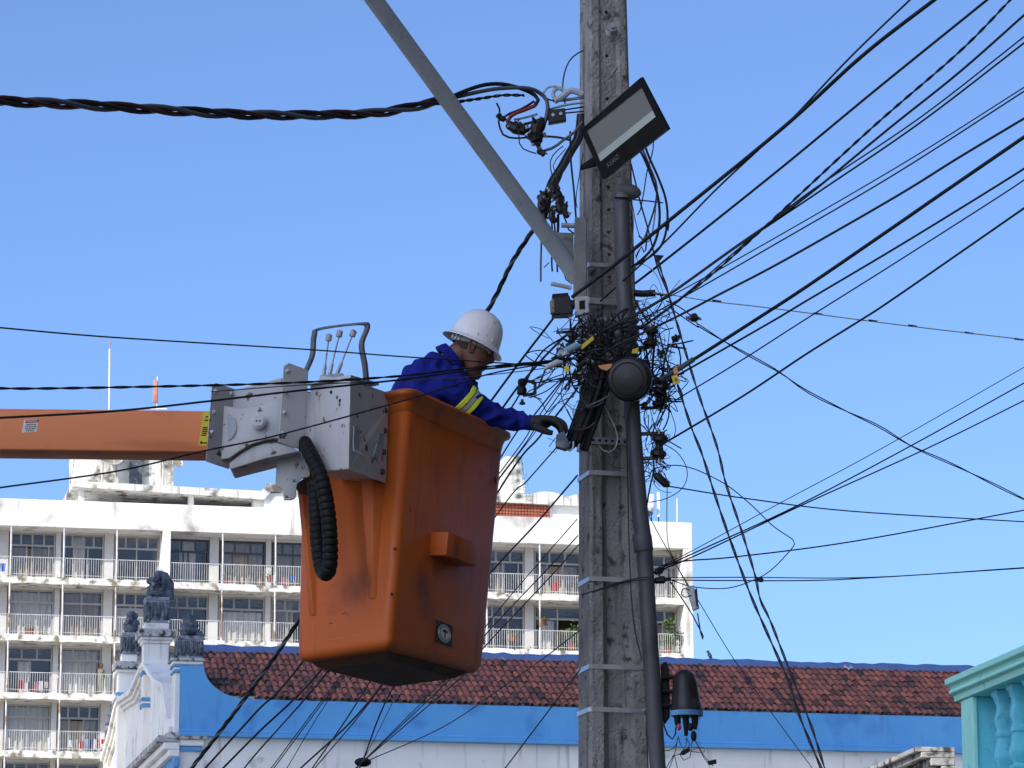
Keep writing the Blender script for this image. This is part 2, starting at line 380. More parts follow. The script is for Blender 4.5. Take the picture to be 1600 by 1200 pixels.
for a in [(29, 1060, 8, 14, 'red', 'garment leftmost on the drying rack of the third balcony row'), (36, 1064, 5, 18, 'white', 'garment just right of the red one, third balcony row'),
          (44, 1062, 6, 18, 'navy', 'garment left of centre on the third balcony row rack'), (52, 1064, 6, 16, 'pink', 'garment in the middle of the third balcony row rack'),
          (60, 1062, 7, 18, 'white', 'garment right of the pink one, third balcony row'), (69, 1064, 6, 16, 'beige', 'garment at the right end of the third balcony row rack'),
          (106, 1154, 6, 18, 'white', 'cloth at the left end of the fourth row clothes line'), (113, 1155, 4, 17, 'light blue', 'cloth on the fourth row clothes line'),
          (118, 1154, 4, 18, 'beige', 'cloth on the fourth row clothes line'), (125, 1156, 6, 16, 'red', 'cloth on the fourth row clothes line near its middle'),
          (132, 1154, 6, 19, 'light blue', 'shirt hanging just right of the red cloth, fourth row'), (140, 1153, 5, 19, 'navy', 'cloth in the fourth row next to the white towels'),
          (146, 1154, 5, 20, 'white', 'towel right of the navy cloth in the fourth row'), (152, 1153, 5, 17, 'pink', 'towel near the right end of the fourth row line'),
          (158, 1152, 6, 15, 'red', 'towel at the right end of the fourth row line'), (861, 909, 13, 17, 'red', 'towel hung over the top right balcony railing beside the pole'),
          (426, 896, 5, 17, 'white', 'cloth hanging by the bucket on the top balcony row'), (441, 900, 5, 14, 'pink', 'cloth left of the blue one by the bucket'),
          (451, 899, 12, 12, 'blue', 'cloth over the railing beside the bucket edge'), (0, 878, 9, 18, 'blue', 'sheet on the top balcony row at the left frame edge'),
          (11, 1150, 5, 22, 'white', 'cloth at the left of the fourth balcony row'), (73, 1152, 9, 20, 'white', 'sheet tented on a rack in the fourth balcony row')]:
    cloth(*a)
# white hearts painted on a column of the third row
def leafmass(name, label, cat, pts, size, count, mt, seed=1, spread=(.3, .3, .3), group=None, parent=None):
    rg = random.Random(seed); m = MB()
    for _ in range(count):
        c = Vector(rg.choice(pts)) + Vector([rg.gauss(0, 1) * q for q in spread])
        d = Vector((rg.uniform(-1, 1), rg.uniform(-1, 1), rg.uniform(-.6, .6))).normalized(); e = d.cross(Vector((rg.uniform(-1, 1), rg.uniform(-1, 1), 1))).normalized()
        l = size * rg.uniform(.6, 1.4); wd = l * .38; nrm = d.cross(e)
        m.add([c - d * l * .5, c + e * wd * .5 + nrm * l * .08, c + d * l * .5, c - e * wd * .5 + nrm * l * .08], [(0, 1, 2, 3)])
    return m
def plant(label, px, py, wpx, hpx, size, count, seed, stems=5):
    """bushy balcony plant; px,py = bottom centre"""
    s, z = FA.sz(px, py); k = 177 / F; base = FA.o + FA.u * s + FA.v * .45 + Vector((0, 0, z))
    t = thing('potted_plant', label, 'plant', base); W = wpx * k / 2; Hh = hpx * k; rg = random.Random(seed)
    pts = [base + FA.u * rg.uniform(-W, W) * (.5 + .5 * h) + FA.v * rg.uniform(-.25, .25) + Vector((0, 0, Hh * (.25 + .7 * h))) for h in [rg.random() for _ in range(14)]]
    leafmass('f', '', '', pts, size, count, None, seed, (.16, .12, .12)).build('foliage', M['leaf'], t, smooth=0, fix=False)
    m = MB()
    for q in pts[:stems + 3]: m.tube([base + FA.u * rg.uniform(-W, W) * .4 + Vector((0, 0, .2)), q], .012, 5)
    m.build('stem', M['stone_light'], t)
    MB().lathe([(.14, 0), (.2, .28), (.22, .3), (.2, .3), (.18, .22)], base, n=12).build('pot', M['brick'], t)
plant('large yellow-green bush filling the lowest balcony at the right end', 1048, 1019, 44, 58, .22, 420, 4)
plant('green bush on the lower balcony just left of the pole', 896, 1014, 26, 38, .2, 220, 5)
plant('small plant in the balcony left of the pole bush', 804, 1000, 14, 16, .16, 60, 6)
plant('spindly potted cactus by the fourth post of the top balcony row', 424, 908, 12, 26, .12, 60, 7)
plant('light green plant leaning by the post of the top balcony row', 355, 910, 12, 20, .14, 60, 8)
plant('dark spiky plants behind the railing of the second balcony row', 48, 990, 16, 16, .14, 60, 9)
plant('trailing plant beside the lower balcony window left of the pole', 852, 975, 14, 14, .16, 60, 12)
for hy_ in (1040, 1049.5, 1058):
    q = [(0, -1.0), (-.55, -.35), (-.95, .25), (-.8, .75), (-.4, .85), (0, .45), (.4, .85), (.8, .75), (.95, .25), (.55, -.35)]
    s_, z_ = FA.sz(88.5, hy_, DEP - .01); MB().prism([(s_ + x * .11, DEP - .008, z_ + y * .11) for x, y in q], (0, .006, 0)).build('painted_heart', M['antenna'], apt, local=True, smooth=0)
# weeds along slab edges
rg = random.Random(9); pts = []
for z in levels[:4]:
    for _ in range(60):
        pts.append(FA.o + FA.u * rg.uniform(s0, s_end - .6) + FA.v * .03 + Vector((0, 0, z + .01)))
leafmass('w', '', '', pts, .09, 1500, None, 2, (.12, .02, .03)).build('weeds', M['leaf'], kind='stuff', smooth=0, fix=False, label='small weeds and moss growing along the balcony slab edges', cat='weeds')
# person hanging clothes is far in the shade: a painter-like figure on a balcony is built below
# ---- roof structures
def aprism(pts, w0, w1):
    """pts in photo px -> facade-parallel polygon extruded in depth (local coords)"""
    m = MB(); q = [FA.sz(x, y, w0) for x, y in pts]
    m.prism([(s, w0, z) for s, z in q], (0, w1 - w0, 0)); return m
pent = M['facade']
aprism([(113, 751), (409, 767), (418, 755), (470, 757), (470, 770), (424, 768), (413, 780), (113, 760)], 1.0, 6.5).build('roof_canopy', M['roofslab'], apt, local=True, smooth=0)
for x0, x1, y1 in ((124, 131, 783), (295, 303, 793), (395, 413, 800)):
    aprism([(x0, 760 + (x0 - 113) * .055), (x1, 760 + (x1 - 113) * .055), (x1, y1 + 12), (x0, y1 + 12)], 1.6, 2.2).build('canopy_pillar', M['facade'], apt, local=True, smooth=0)
aprism([(131, 761), (295, 770), (295, 806), (131, 800)], 4.5, 6.3).build('roof_room_wall', M['facade'], apt, local=True, smooth=0)
aprism([(413, 770), (475, 771), (475, 800), (413, 800)], 1.2, 6).build('roof_room_wall', M['facade'], apt, local=True, smooth=0)
aprism([(118, 665), (271, 672), (271, 765), (118, 757)], 3.2, 7).build('lift_tower_wall', M['roofslab'], apt, local=True, smooth=0)
aprism([(203, 668), (222, 669), (222, 762), (203, 761)], 2.9, 3.19).build('lift_tower_shaft', M['stone'], apt, local=True, smooth=0)
# right roof house with brick screen
aprism([(700, 776), (1000, 793), (1000, 830), (700, 812)], 2.2, 7.5).build('roof_house_wall', M['facade'], apt, local=True, smooth=0)
vp = [(700, 768)]
for i in range(0, 41):
    x = 700 + i * 7.5; vp.append((x, 768 + (x - 700) * .045 - 7 * abs(math.sin((x - 762) / 62 * math.pi / 1.0))))
vp += [(1000, 795), (700, 780)]
aprism(vp, 1.8, 7.8).build('vaulted_roof', M['roofslab'], apt, local=True, smooth=0)
sa, za = FA.sz(770, 807, 2.1); sb, zb = FA.sz(859, 783, 2.1)
bp = None; nb = 0; rows_ = 6
for i in range(rows_):
    n = 18
    for j in range(n):
        x0 = sa + (sb - sa) * j / n; z0 = za + (zb - za) * i / rows_ ; ww = (sb - sa) / n; hh = (zb - za) / rows_
        if bp is None:
            bp = MB().box(.0, ww * .8, .0, .08, 0, hh * .74).build('brick', M['brick'], apt, local=True, smooth=0); o = bp
        else: o = inst(bp, apt)
        o.location = (x0, 2.02 + random.uniform(0, .02), z0 + .02)
MB().box(sa, sb, 2.12, 2.19, za, zb).build('brick_backing', M['room'], apt, local=True, smooth=0)
# water tank tower with ladder
aprism([(786, 722), (790, 713), (812, 713), (818, 722), (822, 770), (780, 770)], 3, 5).build('tank_wall', M['roofslab'], apt, local=True, smooth=0)
m = MB(); (s1, z1), (s2, z2) = FA.sz(822, 768, 2.9), FA.sz(816, 716, 2.9)
for d in (-.12, .12): m.tube([(s1 + d, 2.9, z1), (s2 + d, 2.9, z2)], .02, 6)
for i in range(9): q = i / 8; m.tube([(s1 + (s2 - s1) * q - .12, 2.9, z1 + (z2 - z1) * q), (s1 + (s2 - s1) * q + .12, 2.9, z1 + (z2 - z1) * q)], .014, 6)
m.build('ladder', M['bluetrim'], apt, local=True)
def ap3(px, py, w): s, z = FA.sz(px, py, w); return FA.o + FA.u * s + FA.v * w + Vector((0, 0, z))
def dish(label, px, py, dpx, tilt):
    c = ap3(px, py, 2.3); t = thing('satellite_dish', label, 'satellite dish', c - Vector((0, 0, 1.6)), 0, 'satellite dishes on the lift tower')
    r = dpx * 177 / F / 2; ax = Vector(tilt).normalized(); n = 24
    prof = [(r * q, .32 * r * q * q) for q in (.03, .25, .5, .75, .92, 1)]; prof += [(a, b - .03) for a, b in prof[::-1]]
    MB().lathe(prof, c, ax, n).build('dish', M['dish'], t)
    m = MB(); a = ax.orthogonal().normalized(); b = ax.cross(a)
    rim = [c + ax * (.32 * r) + (a * math.cos(th) + b * math.sin(th)) * r for th in [i * math.pi / 12 for i in range(25)]]
    m.tube(rim, .035, 6, cap=False); m.build('rim', M['antenna'], t)
    m = MB(); f = c + ax * r * .95
    for i in (0, 6, 12, 18): m.tube([rim[i], f], .016, 5)
    m.ball(f, .08, 8); m.build('feed_arm', M['antenna'], t)
    MB().tube([c - ax * .05, c + Vector((0, .2, -.4)), c + Vector((0, .2, -1.6))], .05, 8).build('mast', M['railing'], t)
dish('left mesh satellite dish on the white lift tower', 160, 712, 62, (.55, -.75, .75))
dish('right mesh satellite dish at the tower corner', 255, 715, 62, (.75, -.45, .75))
t = thing('mast_antenna', 'tall thin whip antenna rising above the orange boom', 'antenna', ap3(172, 672, 4))
MB().tube([ap3(170.5, 672, 4), ap3(171.5, 545, 4)], .05, 8).build('mast', M['antenna'], t); MB().tube([ap3(171.5, 545, 4), ap3(172.5, 530, 4)], .025, 6).build('tip', M['rust'], t)
t = thing('panel_antenna', 'short reddish panel antenna above the orange boom', 'antenna', ap3(243, 672, 4))
MB().tube([ap3(245, 672, 4), ap3(246, 588, 4)], .03, 8).build('mast', M['antenna'], t); MB().box(-.12, .12, -.1, .1, 0, 1.15, Matrix.Translation(ap3(242.5, 629, 4))).build('panel', M['rust'], t, bevel=.03)
MB().box(-.3, .6, -.05, .05, -.06, 0, Matrix.Translation(ap3(243, 638, 4))).build('bracket', M['antenna'], t)
def panel_ant(label, px, pyb, pyt, wpx, grp='panel antennas on the right end of the roof'):
    b = ap3(px, 822, 3); t = thing('panel_antenna', label, 'antenna', b, 0, grp)
    MB().tube([b, ap3(px, pyt + 4, 3)], .035, 8).build('mast', M['stone'], t)
    h = (pyb - pyt) * 177 / F; c = ap3(px, pyb, 2.8)
    MB().box(-wpx * .016, wpx * .016, -.08, .08, 0, h, Matrix.Translation(c)).build('panel', M['antenna'], t, bevel=.03)
panel_ant('tallest white panel antenna right of the grey pipe', 1029, 808, 767, 5); panel_ant('shorter white panel antenna beside the grey pipe', 1018, 800, 771, 8)
MB().ball(ap3(1017, 790, 2.5), .2, 8, (1, .4, 1)).build('microwave_dish', M['antenna'], label='small round white microwave dish on the roof by the pipe', cat='antenna')
MB().ball(ap3(1014, 802, 2.6), .22, 6, (1, .6, .7)).build('microwave_radio', M['stone'], label='dark radio unit low on the roof by the pipe', cat='antenna')
MB().tube([ap3(1058, 822, 3), ap3(1058, 779, 3)], .035, 8).build('rod_antenna', M['antenna'], label='thin white rod antenna near the right roof corner', cat='antenna')
# ============================================================= blue building with tiled roof
FB = Frame(284, 100, A)
blu = thing('blue_building', 'old blue and white building with clay tile roof and ornate gable', 'building', FB.o, A)
def bsz(px, py, w=0): return FB.sz(px, py, w)
def bp3(px, py, w): s, z = FB.sz(px, py, w); return FB.o + FB.u * s + FB.v * w + Vector((0, 0, z))
s_r = bsz(1620, 1100)[0]
# wall heights from photo
z_bb = bsz(700, 1160.5)[1]        # bottom of blue band
z_bt = bsz(700, 1101)[1]          # top of blue band
MB().box(0.02, s_r, .0, .4, 0, z_bb + .05).build('wall', M['plaster'], blu, local=True, smooth=0)
poly = [(0, z_bb)] + [(s_r, z_bb), (s_r, z_bt)]
sc0, zc0 = bsz(389, 1093); sc1, zc1 = bsz(318, 1040)
for i in range(9):
    th = math.pi / 2 * i / 8
    poly.append((sc0 + (sc1 - sc0) * math.sin(th), zc1 + (z_bt - zc1) * math.cos(th) ** 1.0 if False else z_bt + (zc1 - z_bt) * (1 - math.cos(th))))
poly.append((0, zc1))
MB().prism([(s, -.08, z) for s, z in poly], (0, .2, 0)).build('blue_band', M['blue'], blu, local=True, smooth=0)
for z0, z1, d in ((z_bb, z_bb + .12, .16), (z_bb + .12, z_bb + .2, .11)):
    MB().box(-.02, s_r, -.08 - d, -.081, z0 + .001, z1).build('string_course', M['blue'], blu, local=True, smooth=0, bevel=.02)
# roof
w_r = 3.9; sA = bsz(300, 1050, .4)[0]; zr = bsz(700, 1025, w_r)[1]; z_e = z_bt + .02
slope = (zr - z_e) / (w_r + .1); Ls = math.hypot(zr - z_e, w_r + .1); ang = math.atan2(zr - z_e, w_r + .1)
MB().prism([(sA, -.05, z_e - .03), (sA, w_r, zr - .05), (sA, w_r, zr - .25), (sA, -.05, z_e - .23)], (s_r - sA, 0, 0)).build('roof_deck', M['plaster_dark'], blu, local=True, smooth=0)
MB().prism([(sA, w_r + .01, zr - .05), (sA, w_r * 2 + .2, z_e), (sA, w_r * 2 + .2, z_e - .2), (sA, w_r + .01, zr - .25)], (s_r - sA, 0, 0)).build('rear_roof_slope', M['tile'], blu, local=True, smooth=0)
def tile_geo(l, r0, r1, seg=6):
    vs = []; fs = []
    for q, (yy, rr) in enumerate(((0, r0), (l, r1))):
        for th_off in (0, .017):
            for i in range(seg + 1):
                th = math.pi * i / seg; vs.append((math.cos(th) * (rr - th_off), yy, math.sin(th) * (rr - th_off) * .85))
    n = seg + 1
    for i in range(seg):
        fs += [(i, i + 1, 2 * n + i + 1, 2 * n + i), (n + i, 3 * n + i, 3 * n + i + 1, n + i + 1), (i, n + i, n + i + 1, i + 1)]
    return vs, fs
NR = 9; pitch_r = Ls / NR; pitch_c = .2; rt = random.Random(21)
def settint(me, val):
    a = me.attributes.new('tint', 'FLOAT', 'POINT'); a.data.foreach_set('value', val)
def tint():
    q = rt.random()
    return rt.uniform(0, .12) if q < .10 else (rt.uniform(.2, .6) if q < .45 else (rt.uniform(.5, .85) if q < .92 else rt.uniform(.85, 1)))
vs0, fs0 = tile_geo(pitch_r + .1, .093, .078)
variants = []
for k in range(10):
    me = bpy.data.meshes.new('roof_tile'); me.from_pydata(vs0, [], fs0); me.polygons.foreach_set('use_smooth', [True] * len(fs0)); me.set_sharp_from_angle(angle=R(50))
    settint(me, [tint()] * len(vs0)); me.materials.append(M['tile']); variants.append(me)
big = MB(); bt = []
ncol = int((s_r - sA) / pitch_c); cnt = 0
for c in range(ncol):
    s = sA + .1 + c * pitch_c
    for r in range(NR):
        d = r * pitch_r; pos = Vector((s + rt.uniform(-.012, .012), -.1 + math.cos(ang) * d + rt.uniform(-.02, .02), z_e + math.sin(ang) * d + .02 + rt.uniform(-.008, .012)))
        T = Matrix.Translation(pos) @ Matrix.Rotation(rt.uniform(-.04, .04), 4, 'Z') @ Matrix.Rotation(ang - .05, 4, 'X') @ Matrix.Rotation(rt.uniform(-.05, .05), 4, 'Y')
        if s < sc0 + .1 and pos.y < .16:
            pos.z += (.16 - pos.y) * math.tan(ang); pos.y = .16; T = Matrix.Translation(pos) @ Matrix.Rotation(ang, 4, 'X')
        if r < 3 and c < 102 and cnt < 292:
            o = bpy.data.objects.new('roof_tile', rt.choice(variants)); COL.objects.link(o); o.parent = blu; o.matrix_local = T; cnt += 1
        else:
            big.add(vs0, fs0, T); bt += [tint()] * len(vs0)
    # channel tiles between
    if c % 1 == 0:
        pass
o = big.build('roof_tile_field', M['tile'], blu, local=True, smooth=50, kind='stuff', fix=False); settint(o.data, bt)
# ridge cap of painted mortar, uneven
m = MB(); n = 90; prev = None; rg = random.Random(2); vs = []
for i in range(n + 1):
    s = sA - .1 + (s_r - sA + .2) * i / n; t_ = zr + .14 + rg.uniform(-.03, .03); b_ = zr - .16 - rg.uniform(0, .07) - (.25 if rg.random() < .06 else 0)
    fr = w_r - .28; vs += [(s, fr - .12 + (t_ - b_) * 0, b_), (s, fr - .02, t_ - .1), (s, w_r, t_), (s, w_r + .3, t_ - .12), (s, w_r + .4, b_)]
fs = [(i * 5 + k, (i + 1) * 5 + k, (i + 1) * 5 + k + 1, i * 5 + k + 1) for i in range(n) for k in range(4)] + [(i * 5 + 4, (i + 1) * 5 + 4, (i + 1) * 5, i * 5) for i in range(n)]
m.add(vs, fs).build('ridge_cap', M['ridge'], blu, local=True, smooth=30)
# ---- gable front, seen edge-on along w
def pier(name, px, pyTop, pyBot, w, halfw, bands, matn='plaster', proj=.35):
    """square pier centred on s so that photo x = px at depth w; bands: (py0,py1,extra_halfwidth,material)"""
    s, zt_ = bsz(px, pyTop, w); zb_ = bsz(px, pyBot, w)[1]
    MB().box(s - halfw, s + halfw, w - halfw, w + halfw, zb_, zt_).build(name, M[matn], blu, local=True, smooth=0, bevel=.02)
    for y0, y1, e, mm in bands:
        z1 = bsz(px, y0, w)[1]; z0 = bsz(px, y1, w)[1]
        MB().box(s - halfw - e, s + halfw + e, w - halfw - e, w + halfw + e, z0, z1).build('moulding', M[mm], blu, local=True, smooth=0, bevel=.025)
    return s, zt_
# near corner pier
pier('pier', 291, 1040, 1300, .35, .36, [(1031, 1036, .13, 'plaster_dark'), (1036, 1041, .08, 'plaster'), (1041, 1045, .07, 'bluetrim'), (1045, 1049, .03, 'plaster'), (1049, 1054, .05, 'bluetrim'), (1148, 1158, .22, 'plaster_dark'), (1158, 1168, .14, 'plaster'), (1168, 1176, .08, 'bluetrim')])
pier('pier', 243, 997, 1300, 8.5, .38, [(976, 986, .0, 'plaster'), (986, 998, .2, 'plaster_dark'), (998, 1003, .12, 'plaster'), (1003, 1008, .06, 'plaster'), (1041, 1047, .03, 'bluetrim'), (1047, 1051, .06, 'plaster'), (1051, 1057, .03, 'bluetrim'), (1092, 1099, .04, 'bluetrim'), (1099, 1102, .06, 'plaster'), (1102, 1108, .03, 'bluetrim')])
pier('pier', 201, 1042, 1300, 16.5, .36, [(1023, 1036, -.1, 'plaster'), (1036, 1048, .15, 'plaster_dark'), (1048, 1053, .08, 'plaster'), (1084, 1090, .05, 'bluetrim'), (1090, 1094, .12, 'plaster'), (1094, 1101, .05, 'bluetrim')])
pier('pier', 180, 1172, 1300, 21.5, .36, [(1166, 1172, .13, 'plaster_dark'), (1172, 1177, .08, 'bluetrim'), (1177, 1182, .03, 'plaster'), (1182, 1188, .05, 'bluetrim')])
# gable wall between piers (plane s=0): steps up to the centre
def gz(px, py, w): return bsz(px, py, w)[1]
zA = gz(280, 1150, .4); zB = gz(243, 1075, 8.5); zC = gz(201, 1100, 16.5); zD = gz(180, 1190, 21.5)
gp = [(.1, 0), (.1, zA + .1), (1.0, zA + .5), (2.4, gz(262, 1085, 4)), (5, gz(258, 1070, 5.5)), (8, zB + .6), (9, zB + .6), (12, gz(225, 1085, 12)), (16, zC), (17, zC - .1), (19, gz(188, 1150, 19)), (21.5, zD), (21.5, 0)]
MB().prism([(.02, w_, z_) for w_, z_ in gp], (.4, 0, 0)).build('gable_wall', M['plaster'], blu, local=True, smooth=0)
for (wa_, za_), (wb_, zb_) in zip(gp[1:-2], gp[2:-1]):
    d = Vector((0, wb_ - wa_, zb_ - za_)); L_ = d.length; an = math.atan2(d.z, d.y)
    for k, (o1, h0, h1) in enumerate(((.28, -.02, .14), (.18, -.14, -.022), (.09, -.26, -.142))):
        MB().box(-o1, .45 + o1 * .3, 0, L_, h0, h1, Matrix.Translation((0, wa_, za_)) @ Matrix.Rotation(an, 4, 'X')).build('raking_cornice', M['plaster'], blu, local=True, smooth=0, bevel=.02)
# horizontal entablature along the gable front
for k, (o1, h0, h1, mm) in enumerate(((.6, -.1, .1, 'plaster_dark'), (.45, -.3, -.102, 'plaster'), (.3, -.5, -.302, 'plaster'), (.16, -.8, -.502, 'bluetrim'))):
    MB().box(-o1, .015, -.2, 22, zA - .15 + h0, zA - .15 + h1).build('cornice', M[mm], blu, local=True, smooth=0, bevel=.03)
# ---- ornaments
def urn(label, px, pb, pt, w, wtop, wbot, kind, seed):
    """carved flared base with a crest of foliage or a seated figure above; photo rows pb (bottom) to pt (top)"""
    base = bp3(px, pb, w); zt_ = bp3(px, pt, w).z; H = zt_ - base.z
    t = thing('roof_ornament', label, 'ornament', base, A)
    hb = H * (.42 if kind != 'statue' else .42)
    Rm = Matrix.Rotation(A, 4, 'Z')
    n = 24; m = MB(); prof = [(wbot, 0), (wbot * .98, .05 * hb), (wbot * .8, .2 * hb), (wbot * .82, .5 * hb), (wbot * .95, .85 * hb), (wbot * 1.02, hb)]
    m.lathe(prof, (0, 0, 0), n=28, sq=True); m.build('carved_base', M['stone_light'], t, local=True, smooth=30)
    # acanthus leaves round the base: each raised rib loop
    m = MB()
    for side in range(4):
        T = Matrix.Rotation(side * math.pi / 2, 4, 'Z')
        for k in range(3):
            cx = (-1 + k) * wbot * .62
            for rr, dp in ((.30, .02), (.18, .035)):
                pts = []
                for i in range(9):
                    th = math.pi * i / 8; pts.append(T @ Vector((cx + math.cos(th) * wbot * rr, -wbot * (.86 + .02 * i / 8) - dp, hb * (.92 - .75 * math.sin(th)))))
                m.tube(pts, .028, 6)
    m.build('leaf_carving', M['stone'], t, local=True)
    MB().box(-wbot * 1.05, wbot * 1.05, -wbot * 1.05, wbot * 1.05, hb + .002, hb + .11).build('plate', M['stone_light'], t, local=True, smooth=0, bevel=.015)
    z0 = hb + .11; rg = random.Random(seed)
    m = MB()
    if kind == 'statue':
        hs = H - z0
        m.ball((0, 0, z0 + hs * .16), wbot * .95, 10, (1, .8, .42)); m.ball((-.05, 0, z0 + hs * .42), wbot * .62, 10, (.9, .8, .95))
        m.ball((.0, 0, z0 + hs * .70), wbot * .42, 10, (1, .8, .8)); m.ball((.02, 0, z0 + hs * .90), wbot * .26, 10, (1, .9, 1.1))
        m.ball((-wbot * .5, -.1, z0 + hs * .28), wbot * .4, 8, (1, .7, .8)); m.tube([(-wbot * .15, -.25, z0 + hs * .72), (-wbot * .55, -.32, z0 + hs * .55), (-wbot * .3, -.38, z0 + hs * .4)], .09, 8)
        m.tube([(wbot * .1, -.1, z0 + hs * .96), (wbot * .6, 0, z0 + hs * .85), (wbot * .95, .05, z0 + hs * .55), (wbot * .9, .05, z0)], [.05, .13, .2, .22], 10)
        for _ in range(46):
            m.ball((rg.uniform(-1, .9) * wbot * .75, -rg.uniform(.1, .45) * wbot, z0 + rg.random() * hs * .78), rg.uniform(.05, .11), 6)
        nm = 'figure'
    else:
        hs = H - z0
        m.ball((0, 0, z0 + hs * .3), wbot * .8, 10, (1, 1, .5))
        for _ in range(34):
            a_ = rg.uniform(0, 6.28); q = rg.random(); rr = wbot * .85 * (1 - q * .7)
            m.ball((math.cos(a_) * rr * rg.uniform(.4, 1), math.sin(a_) * rr * rg.uniform(.4, 1), z0 + hs * (.1 + q * .85)), rg.uniform(.07, .15), 6)
        nm = 'fruit_and_leaf_crest'
    m.build(nm, M['stone'], t, local=True, smooth=60)
    return t
urn('carved stone urn with leafy crest on the near gable pier beside the roof', 295, 1031, 962, .35, .4, .37, 'urn', 1)
urn('tallest ornament, a dark seated stone figure on its carved base atop the gable', 244, 976, 892, 8.5, .36, .36, 'statue', 2)
urn('smaller dark carved urn just left of the seated figure', 204, 1023, 957, 16.5, .3, .31, 'urn', 3)
urn('lowest carved urn at the far left end of the gable', 178, 1166, 1105, 21.5, .28, .28, 'urn', 4)
# panel behind the figure
m = MB(); ps = [(250, 943), (262, 943), (262, 925), (258, 908), (250, 900)]
# bird
b0 = bp3(1109, 1030, w_r)
t = thing('bird', 'small dark bird perched on the blue roof ridge', 'bird', b0)
RM = Matrix.Rotation(R(28), 4, 'Y')
MB().ball(b0 + Vector((0, 0, .12)), .075, 10, (.8, .8, 1.5), Matrix.Rotation(R(-25), 3, 'Y')).ball(b0 + Vector((-.05, 0, .23)), .045, 8).build('body', M['stone'], t)
MB().tube([b0 + Vector((-.09, 0, .235)), b0 + Vector((-.13, 0, .225))], [.014, .003], 6).build('beak', M['stone_light'], t)
MB().tube([b0 + Vector((.03, 0, .06)), b0 + Vector((.09, 0, -.04))], [.03, .02], 6).build('tail', M['stone'], t)
# ============================================================= grey cornice, lower right
FC = Frame(1500, 40, 0)
cor = thing('neighbour_building', 'weathered white building whose stained cornice juts in at lower right', 'building', (P(1500, 1190, 40).x, 40, 0))
e0 = P(1492, 1168, 38.5); d_ = Vector((-.62, -3.0, 0)).normalized()
# cornice runs away from the corner, lines fall to the left
e1 = P(1330, 1214, 52)
dirc = Vector((-1, 7.7, 0)) * 2.2; nrm = Vector((dirc.y, -dirc.x, 0)).normalized()
if nrm.x > 0: nrm = -nrm
prof = [(.0, 0), (.32, 0), (.32, -.035), (.28, -.05), (.28, -.11), (.2, -.14), (.2, -.20), (.12, -.25), (.1, -.3), (.0, -.34)]
for i, (a_, b_) in enumerate((((0, 0.004), (.34, -.05)), ((0, -.052), (.29, -.115)), ((0, -.117), (.21, -.2)), ((0, -.202), (.12, -.34)))):
    q = [e0 + Vector((0, 0, a_[1])), e0 + nrm * b_[0] * 1.3 + Vector((0, 0, a_[1])), e0 + nrm * b_[0] * 1.3 + Vector((0, 0, b_[1])), e0 + Vector((0, 0, b_[1]))]
    MB().prism(q, dirc).build('cornice', M['cornice'], cor, smooth=0, bevel=.01)
q = [e0 + Vector((0, 0, -.345)), e0 + Vector((1.2, 0, -.345)), Vector((e0.x + 1.2, e0.y, 0)), Vector((e0.x, e0.y, 0))]
MB().prism(q, dirc).build('wall', M['plaster'], cor, smooth=0)
# ============================================================= teal balustrade, right edge
dv = Vector((1, -6.0, 0)).normalized()
b0 = P(1519, 1095, 22.0)
ball_ = thing('balustrade', 'turquoise balcony balustrade with bulging balusters at the right edge', 'balustrade', (b0.x, b0.y, 0), math.atan2(dv.y, dv.x))
# local frame: x runs along the rail towards the street, -y is the outer (left) face
LN = 4.2; zr0 = b0.z; Zt = zr0 + .15
def rail(profile, x0, x1, ztop, mt, name, inner=.14):
    q = [(x0, -y, ztop + z) for y, z in profile] + [(x0, inner, ztop + profile[-1][1]), (x0, inner, ztop + profile[0][1])]
    MB().prism(q, (x1 - x0, 0, 0)).build(name, M[mt], ball_, local=True, smooth=0, bevel=.004)
rp = [(.13, 0), (.15, -.012), (.15, -.045), (.12, -.06), (.115, -.078), (.125, -.086), (.125, -.1), (.095, -.112), (.09, -.15)]
rail(rp, -.09, LN, Zt, 'teal', 'handrail')
MB().box(.0, .25, -.075, -.045, 0, zr0 - .002).build('end_post', M['teal'], ball_, local=True, smooth=0, bevel=.006)
MB().box(.0, .235, -.044, .10, 0, zr0 - .003).build('end_post_shade', M['teal_shade'], ball_, local=True, smooth=0)  # near end of the same post, its shade put into the colour
MB().box(.252, LN, .105, .15, 0, zr0 - .002).build('wall', M['teal_shade'], ball_, local=True, smooth=0)
bh = .56; zb0 = zr0 - bh
MB().box(.252, LN, -.08, .10, zb0 - .16, zb0).build('bottom_rail', M['teal'], ball_, local=True, smooth=0, bevel=.01)
MB().box(.252, LN, -.06, .09, 0, zb0 - .162).build('base_wall', M['teal'], ball_, local=True, smooth=0)
bpf = [(0, .052), (.055, .056), (.09, .044), (.18, .030), (.25, .034), (.32, .044), (.40, .036), (.45, .031), (.47, .040), (.51, .040), (.53, .031), (.62, .038), (.70, .050), (.76, .052), (.82, .040), (.86, .028), (.875, .050), (.905, .050), (.925, .040), (1, .054)]
bprof = [(r * 1.414, bh * (1 - f)) for f, r in bpf[::-1]]; bprof[-1] = (bprof[-1][0], bh - .003)
proto = MB().lathe(bprof, (0, 0, 0), n=4).build('baluster', M['teal_shade'], ball_, local=True, smooth=25, bevel=.004)
for i in range(13):
    o = proto if i == 0 else inst(proto, ball_); o.location = (.56 + i * .31, .02, zb0 + .001)
